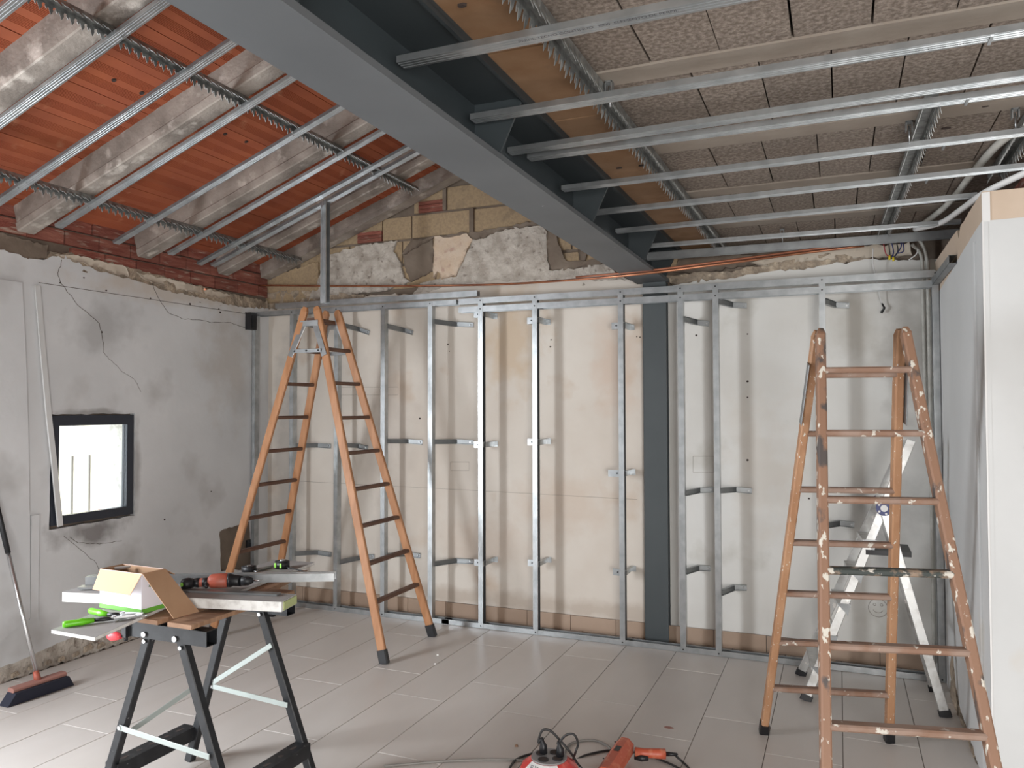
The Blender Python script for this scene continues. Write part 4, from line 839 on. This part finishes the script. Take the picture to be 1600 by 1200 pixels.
# cardboard box
zx = zt2 + .0015; p0 = G(156, 949, zx); p1 = G(221, 959.5, zx); p0.z = p1.z = zx
bu = (p1 - p0); bw = bu.length; bu.normalize(); bv = Vector((-bu.y, bu.x, 0)); bd = .105; bh = on(221, 897, 1, p1.y).z - zx
bt = thing('cardboard_box', 'open white cardboard box with a green base stripe and brown flaps', 'box', p0)
def bp(x, y, z): return p0 + bu * x + bv * y + Vector((0, 0, z))
def wallp(a, c, nm, t=.002, st=.017):
    ins = .002
    n = (c - a).cross(Vector((0, 0, 1))).normalized()
    b = MB(); b.obox((a + c) / 2 + Vector((0, 0, bh / 2)), c - a, n * t, (0, 0, bh)); o = b.build(nm, 'whitecard', bt)
    b = MB(); b.obox((a + c) / 2 + n * (t * .5 + .0004) + Vector((0, 0, st / 2)), c - a, n * .0008, (0, 0, st)); b.build('green_stripe', 'greenprint', o)
    b = MB(); b.obox((a + c) / 2 - n * (t * .5 + .0004) + Vector((0, 0, bh / 2)), (c - a) * .99, n * .0008, (0, 0, bh * .99)); b.build('brown_lining', 'cardboard', o); return o
wallp(bp(0, 0, 0), bp(bw, 0, 0), 'front_panel'); sp = wallp(bp(bw, 0, 0), bp(bw, bd, 0), 'side_panel'); wallp(bp(bw, bd, 0), bp(0, bd, 0), 'back_panel'); wallp(bp(0, bd, 0), bp(0, 0, 0), 'side_panel')
b = MB(); b.obox(bp(bw / 2, bd / 2, .002), bu * bw, bv * bd, (0, 0, .003)); b.build('bottom_panel', 'cardboard', bt)
for (yy, zz, an) in ((.03, .105, .6), (.047, .108, 2.2), (.035, .088, -.3), (.05, .09, 3.5)):
    c = bp(bw + .0022, yy, zz * bh / .13); ca, sa = math.cos(an), math.sin(an); pr = [(0, 0), (.008, .006), (.016, .004), (.022, 0), (.016, -.005), (.008, -.006)]
    MB().prism([c + bv * (x * ca - y * sa) + Vector((0, 0, x * sa + y * ca)) for x, y in pr], bu * .0006).build('leaf_print', 'leafprint', bt)
def flap(a, c, out, ln, drop, sl, nm, mt, lab=None):
    # flap hinged on edge a->c, falling outwards; sl: inset slant at the sides
    e = (c - a).normalized(); o = Vector(out).normalized() * math.cos(drop) * ln - Vector((0, 0, math.sin(drop) * ln))
    n = e.cross(o).normalized() * .0022
    b = MB(); b.prism([a, c, c + o - e * sl, a + o + e * sl], n); return b.build(nm, mt, bt, label=lab)
tz = bh + .001
flap(bp(.0, 0, tz), bp(bw, 0, tz), -bv, .085, 1.05, .012, 'flap', 'cardboard_l', 'light brown flap folded over the front')
# long side flap hanging to the right down on to the jaw
a0 = bp(bw + .002, .0, tz); a1 = bp(bw + .002, bd, tz)
q1 = G(271, 967, ZJ + .012); q2 = G(311, 956, ZJ + .012)
b = MB(); n = (q1 - a0).cross(a1 - a0).normalized() * .0022; b.prism([a0, a1, q2, q1], n); fo = b.build('flap', 'cardboard', bt, label='long brown flap hanging down to the bench')
b = MB(); cc = a0.lerp(q1, .86).lerp(a1.lerp(q2, .86), .4); e1 = (a1 - a0).normalized(); e2 = (q1 - a0).normalized(); b.prism([cc + n * -.3 + e1 * x + e2 * y for x, y in ((0, .01), (.03, .012), (.032, .009), (.02, .002), (.014, -.016), (.012, .002), (.002, .007))], -n * .2); b.build('torn_mark', 'cardboard_l', fo) 
flap(bp(0, bd, tz), bp(0, 0, tz), -bu, .09, .95, .02, 'flap', 'cardboard'); flap(bp(bw, bd, tz), bp(0, bd, tz), bv, .07, .5, .01, 'flap', 'cardboard_l')
b = MB(); b.prism([bp(.02, .05, bh * .9), bp(.06, .09, bh * .95), bp(.075, .08, bh * 1.02), bp(.03, .04, bh)], (0, 0, .002)); b.build('paper_insert', 'white', bt)
# tin snips
zs = zt2 + .012
def snips(name, label, g0, g1, tip, g20=None):
    t_ = thing(name, label, 'tin snips', g0); g0 = Vector(g0); g1 = Vector(g1); tip = Vector(tip)
    b = MB(); b.tube([g0, g0.lerp(g1, .1), g0.lerp(g1, .5), g0.lerp(g1, .62), g0.lerp(g1, .7), g1], [.010, .0125, .0115, .014, .0115, .009], 10); b.build('handle_grip', 'green', t_)
    b = MB(); b.tube([g1, g1.lerp(tip, .5), tip], [.007, .008, .006], 8); b.build('handle_shank', 'black', t_)
    ax = (tip - g1).normalized(); e = tip + ax * .07; sd = Vector((-ax.y, ax.x, 0))
    MB().prism([tip - sd * .010, e, tip + sd * .010, tip - ax * .02], (0, 0, .006)).build('blade', 'steel', t_)
    MB().prism([tip + sd * .002, e + sd * .012, tip + sd * .018], (0, 0, .005)).build('blade', 'steel', t_)
    MB().cyl(tip, tip + Vector((0, 0, .010)), .008, 10).build('pivot_bolt', 'steel', t_); return t_
snips('tin_snips', 'lime green handled tin snips lying nearest the end of the grey strip', G(98, 976, zs), G(147, 969, zs), G(178, 966, zs))
snips('tin_snips', 'lime green handled tin snips lying against the cardboard box', G(141, 954, zs + .006), G(168, 960, zs + .006), G(192, 960, zs + .004))
pts = [G(*q, zt2 + .003) for q in ((200, 958), (215, 961), (230, 962), (222, 966), (205, 966), (190, 968), (178, 972))]; b = MB(); b.tube(bez(pts, 5), .0022, 6); b.build('steel_wire_loop', 'steel', label='bent loop of steel wire beside the green snips', cat='wire')
# drill
zd = zk + .03; dl = thing('cordless_drill', 'dusty red and black drill lying on the boards in front of the stud', 'drill', G(345, 918, zk))
a = G(330, 908, zd); c = G(356, 907, zd); e = G(377, 908, zd); tip = G(400, 908, zd + .002)
for v_ in (a, c, e, tip): v_.z = zd
b = MB(); ax = (c - a).normalized(); b.tube([a - ax * .012, a, a.lerp(c, .5), c - ax * .005, c], [.018, .029, .031, .031, .027], 16); b.build('motor_housing', 'dull_red', dl)
b = MB(); b.tube([c, c + ax * .012, c + ax * .022, e], [.029, .029, .024, .022], 16); b.build('gear_collar', 'black', dl)
b = MB(); b.tube([e, e + ax * .03, e + ax * .048], [.020, .019, .010], 12); b.build('chuck', 'blackmetal', dl)
b = MB(); b.cyl(e + ax * .045, e + ax * .085, .0035, 8); b.build('drill_bit', 'steel', dl)
g0 = a.lerp(c, .35) - Vector((0, 0, .004)); g1 = G(300, 911, zd - .006); g2 = G(287, 913, zd - .004)
b = MB(); b.tube([g0, g0.lerp(g1, .4), g1], [.024, .019, .019], 12); b.build('grip', 'dull_red', dl)
for t in (.45, .8): q = g0.lerp(g1, t); dv = (g1 - g0).normalized(); MB().cyl(q - dv * .011, q + dv * .011, .0202, 12).build('grip_band', 'black', dl)
b = MB(); b.tube([g1, g1.lerp(g2, .4), g2, g2 + (g2 - g1).normalized() * .008], [.021, .025, .024, .012], 12); b.build('battery_end', 'black', dl)
q = g2 + (g2 - g1).normalized() * .0075; dv = (g2 - g1).normalized(); MB().cyl(q, q + dv * .003, .009, 10).build('end_badge', 'lime', dl)
b = MB(); q = g0.lerp(g1, .28) + Vector((.004, -.03, -.004)); b.tube([q + Vector((0, .012, 0)), q + Vector((.006, -.003, -.004)), q + Vector((.012, -.006, -.01))], [.009, .008, .006], 8); b.build('trigger', 'black', dl)
b = MB(); a = G(328, 922, zt2 + .004); c = G(348, 925, zt2 + .004); b.tube([a, a.lerp(c, .85), c], [.0042, .0042, .0008], 6); b.build('carpenter_pencil', 'cream_band', label='short pale pencil lying in front of the red drill', cat='pencil')
# tape measures
def tape(px, py, r, lab, green, z=zt2):
    p = G(px, py, z); t_ = thing('tape_measure', lab, 'tape measure', p); h = .026 if not green else .036
    pr = [(r * math.cos(a) * (1.0 if abs(math.cos(a)) < .8 else .93), r * .8 * math.sin(a)) for a in [i * math.pi / 9 for i in range(18)]]
    MB().prism([p + Vector((x, y, .001)) for x, y in pr], (0, 0, h), True).build('casing', 'black', t_)
    MB().prism([p + Vector((x * .8, y * .8, h + .001)) for x, y in pr], (0, 0, .002)).build('face_plate', 'blackmetal' if not green else 'black', t_)
    b = MB(); 
    if green:
        for dx in (-.6, .25): MB().box((p.x + r * dx, p.y - r * .83, z + .008), (p.x + r * dx + .010, p.y - r * .75, z + .030)).build('green_label', 'lime', t_)
        MB().cyl(p + Vector((0, 0, h)), p + Vector((0, 0, h + .008)), .012, 10).build('belt_clip', 'steel', t_)
        b = MB(); b.tube(bez([p + Vector((r * .8, -.01, .012)), G(478, 894, z + .004), G(496, 900, z + .002)], 5), .003, 5); b.build('wrist_strap', 'black', t_)
    else:
        MB().cyl(p + Vector((0, 0, h)), p + Vector((0, 0, h + .004)), .01, 10).build('belt_clip', 'steel', t_)
    b = MB(); b.obox(p + Vector((r * 1.05, 0, .006)), (.02, 0, 0), (0, .016, 0), (0, 0, .004)); b.build('hook', 'steel', t_)
tape(389, 893, .038, 'low black tape measure lying right behind the drill chuck', False); tape(441, 888, .039, 'taller black tape measure with lime green markings on the far strip', True)
a = G(402, 890, zt2 + .008); c = G(425, 884, zt2 + .008); b = MB(); b.cbar(a, c, .02, .01, (1, 0, 0)); b.build('putty_knife', 'pboard', label='small dusty tool between the two tape measures', cat='tool')
# ================================================================ BROOM
br = thing('broom', 'push broom with dark bristles leaning its metal handle on the grey wall', 'broom', (-4.1, 3.03, 0))
l0 = G(24, 1096, .0); l1 = G(106, 1062, .0)
l0 = Vector((-4.14, 2.865, 0)); l1 = Vector((-4.12, 3.20, 0)); md = (l0 + l1) / 2; dv = (l1 - l0).normalized()
hb = md + Vector((0, 0, .075)); b = MB(); b.cbar(hb - dv * .15, hb + dv * .15, .026, .055, (0, 0, 1), .3); b.build('broom_head', 'broomtop', br)
b = MB(); b.prism([hb - dv * .15 + Vector((-.025, 0, -.01)), hb + dv * .15 + Vector((-.025, 0, -.01)), l1 + dv * .02 + Vector((-.035, 0, .002)), l0 - dv * .02 + Vector((-.035, 0, .002))], (.07, 0, 0)); b.build('bristles', 'bristle', br, kind='stuff')
tp = Vector((-4.487, 2.985, 1.20)); b = MB(); s = hb + Vector((0, 0, .01)); b.cyl(s, s.lerp(tp, .62), .0115, 12); b.build('handle_tube', 'chrome', br)
b = MB(); b.cyl(s.lerp(tp, .62), tp, .0145, 12); b.build('handle_grip', 'blackmetal', br); b = MB(); b.tube([hb, hb + (tp - hb).normalized() * .06], [.02, .015], 10); b.build('handle_socket', 'dull_red', br)
# ================================================================ CABLE REEL, ROTARY HAMMER, CABLES
cx = G(858, 1184, .135); R_ = .125; rc = thing('cable_reel', 'red extension cable reel with grey socket top, standing on the floor', 'cable reel', (cx.x, cx.y, 0))
def ngon(r, n, z, rot=0): return [Vector((cx.x + r * math.cos(rot + i * 2 * math.pi / n), cx.y + r * math.sin(rot + i * 2 * math.pi / n), z)) for i in range(n)]
b = MB(); n = 16; rings = [ngon(R_ * .95, n, .0), ngon(R_, n, .015), ngon(R_, n, .085), ngon(R_ * .93, n, .105), ngon(R_ * .62, n, .135)]
P = [p for r in rings for p in r]; F_ = [[i * n + k, i * n + (k + 1) % n, (i + 1) * n + (k + 1) % n, (i + 1) * n + k] for i in range(len(rings) - 1) for k in range(n)]; F_.append(list(range(n))[::-1]); F_.append([4 * n + k for k in range(n)])
for i, f in enumerate(F_):
    pass
b.add(P, F_, False)
for i in range(len(F_)): b.m[i] = 1 if (i < len(F_) - 2 and i // n == 3 and (i % n) in (10, 11, 12, 13, 4)) else 0
b.build('reel_drum', ['red', 'white'], rc)
b = MB(); b.prism(ngon(R_ * .60, 20, .134), (0, 0, .008), True); b.build('socket_plate', 'greytop', rc)
for a_ in (math.radians(75), math.radians(165), math.radians(255), math.radians(345)):
    c = Vector((cx.x + .042 * math.cos(a_), cx.y + .042 * math.sin(a_), .142)); b = MB(); b.tube([c, c + Vector((0, 0, .003))], [.022, .022], 16); b.build('socket_ring', 'blackmetal', rc)
    b = MB(); b.cyl(c + Vector((0, 0, .0026)), c + Vector((0, 0, .0036)), .018, 16); b.build('socket_well', 'joint', rc)
lettering('RX', .03, (cx.x - .05, cx.y - .103, .1225), (math.radians(38), 0, math.radians(-12)), rc)
pl1 = Vector((cx.x - .03, cx.y + .012, .146)); pl2 = Vector((cx.x + .045, cx.y + .01, .146))
for p_, m_ in ((pl1, 'plug_w'), (pl2, 'black')): pass
def plug(p_, lab, m_):
    t_ = thing('power_plug', lab, 'plug', p_); b = MB(); b.tube([p_, p_ + Vector((0, 0, .03)), p_ + Vector((-.004, 0, .045)), p_ + Vector((-.006, 0, .062))], [.017, .016, .009, .006], 12); b.build('plug_body', m_, t_); return t_
plug(pl1, 'black plug in the reel socket farthest from the rotary hammer', 'black'); plug(pl2, 'black plug with ribbed neck in the reel socket nearest the rotary hammer', 'black')
def cab(pts, r, mt, lab): b = MB(); b.tube(bez(pts, 8), r, 8); return b.build('power_cable', mt, label=lab, cat='cable')
def cy_(px, py, y): return on(px, py, 1, y)
cab([pl1 + Vector((-.006, 0, .06)), cy_(841, 1160, pl1.y), cy_(847, 1142, pl1.y), cy_(860, 1142, pl1.y + .01), cy_(878, 1160, pl1.y + .03), cy_(893, 1178, pl1.y + .05), G(905, 1196, .006), G(925, 1212, .006), G(990, 1225, .006)], .005, 'cable', 'black cable arching high out of the reel socket farthest from the hammer')
cab([pl2 + Vector((-.006, 0, .06)), cy_(872, 1162, pl2.y), cy_(884, 1149, pl2.y), cy_(897, 1148, pl2.y), cy_(903, 1162, pl2.y + .02), cy_(899, 1176, pl2.y + .02), G(896, 1190, .006), G(915, 1180, .006), G(960, 1172, .006), G(1010, 1180, .006), G(1060, 1200, .006), G(1090, 1225, .006)], .005, 'cable', 'black cable looping low out of the reel from the ribbed plug')
cab([G(600, 1197, .006), G(700, 1189, .006), G(780, 1187, .006), G(830, 1190, .006), G(815, 1205, .006), G(800, 1225, .006)], .005, 'dustgrey', 'dusty grey cable running along the floor toward the folding workbench')
cab([G(790, 1212, .006), G(805, 1188, .006), G(830, 1178, .006), G(850, 1176, .006)], .005, 'cable', 'short black cable curving round the reel on the workbench side')
cab([G(880, 1185, .006), G(888, 1165, .006), G(905, 1158, .006), G(930, 1157, .006), G(950, 1166, .006), G(960, 1180, .006)], .0055, 'dustgrey', 'dusty grey cable bowing over the floor between reel and rotary hammer')
# rotary hammer
hz = .055; hm = thing('rotary_hammer', 'orange red rotary hammer lying on the floor beside the cable reel', 'power tool', G(985, 1195, 0))
h0 = G(1040, 1178, hz); h1_ = G(992, 1176, hz); hb0 = G(975, 1170, hz); hb1 = G(945, 1215, hz)
b = MB(); b.cbar(hb0 + (hb0 - hb1).normalized() * .02, hb1, .085, .08, (0, 0, 1), .3); b.build('motor_body', 'redtool', hm)
b = MB(); b.tube([h1_, h1_.lerp(h0, .3), h1_.lerp(h0, .8), h0], [.024, .020, .022, .022], 12); b.build('handle', 'redtool', hm)
b = MB(); q = h1_.lerp(h0, .25) + Vector((0, -.02, -.014)); b.tube([q - Vector((.03, 0, 0)), q, q + Vector((.03, .006, 0))], [.012, .015, .009], 10); b.build('trigger', 'black', hm)
b = MB(); q = h0; dv = (h0 - h1_).normalized(); b.tube([q, q + dv * .03, q + dv * .05], [.010, .008, .006], 10); b.build('cable_sleeve', 'black', hm)
b = MB(); c = hb0.lerp(hb1, .35) + Vector((0, 0, .0435)); ax = (hb1 - hb0).normalized(); sd = Vector((-ax.y, ax.x, 0)); b.obox(c, ax * .05, sd * .022, (0, 0, .002)); b.build('grille', 'black', hm)
b = MB(); c = hb0.lerp(hb1, .1) + sd * .02; 
for k in range(3): q = hb0.lerp(hb1, .15 + .3 * k) + Vector((0, 0, .0425)) - sd * .028; MB().cyl(q, q + Vector((0, 0, .003)), .004, 8).build('screw', 'black', hm)
b = MB(); b.tube([hb1, hb1 + ax * .05, hb1 + ax * .09], [.034, .03, .02], 12); b.build('chuck', 'black', hm)
cab([h0 + dv * .05, G(1055, 1180, .035), G(1066, 1190, .008), G(1078, 1203, .006), G(1084, 1225, .006)], .005, 'cable', 'black cable leaving the handle of the rotary hammer')
# small litter
for (px, py, r, lab) in ((684, 1023, .008, 'white crumb of plaster on the floor beside the ladder feet, farther one'), (680, 1037, .007, 'white crumb of plaster on the floor beside the ladder feet, nearer one'), (807, 1165, .008, 'small brown crumb on the tile near the cable reel')):
    p = G(px, py, r * .5); b = MB(); b.obox(p, (r * 2, r * .3, 0), (-r * .4, r * 1.5, 0), (0, 0, r), .6); b.build('floor_crumb', 'gypsum' if px < 700 else 'jaw', label=lab, cat='debris')
p = G(1045, 1137, .001); b = MB(); b.prism([p + Vector((.02 * math.cos(a) * random.uniform(.6, 1.3), .014 * math.sin(a), 0)) for a in [i * .7 for i in range(9)]], (0, 0, .0012)); b.build('dry_stain_flake', 'redwire' if False else 'broomtop', label='small reddish brown flake on the tile behind the rotary hammer', cat='flake')
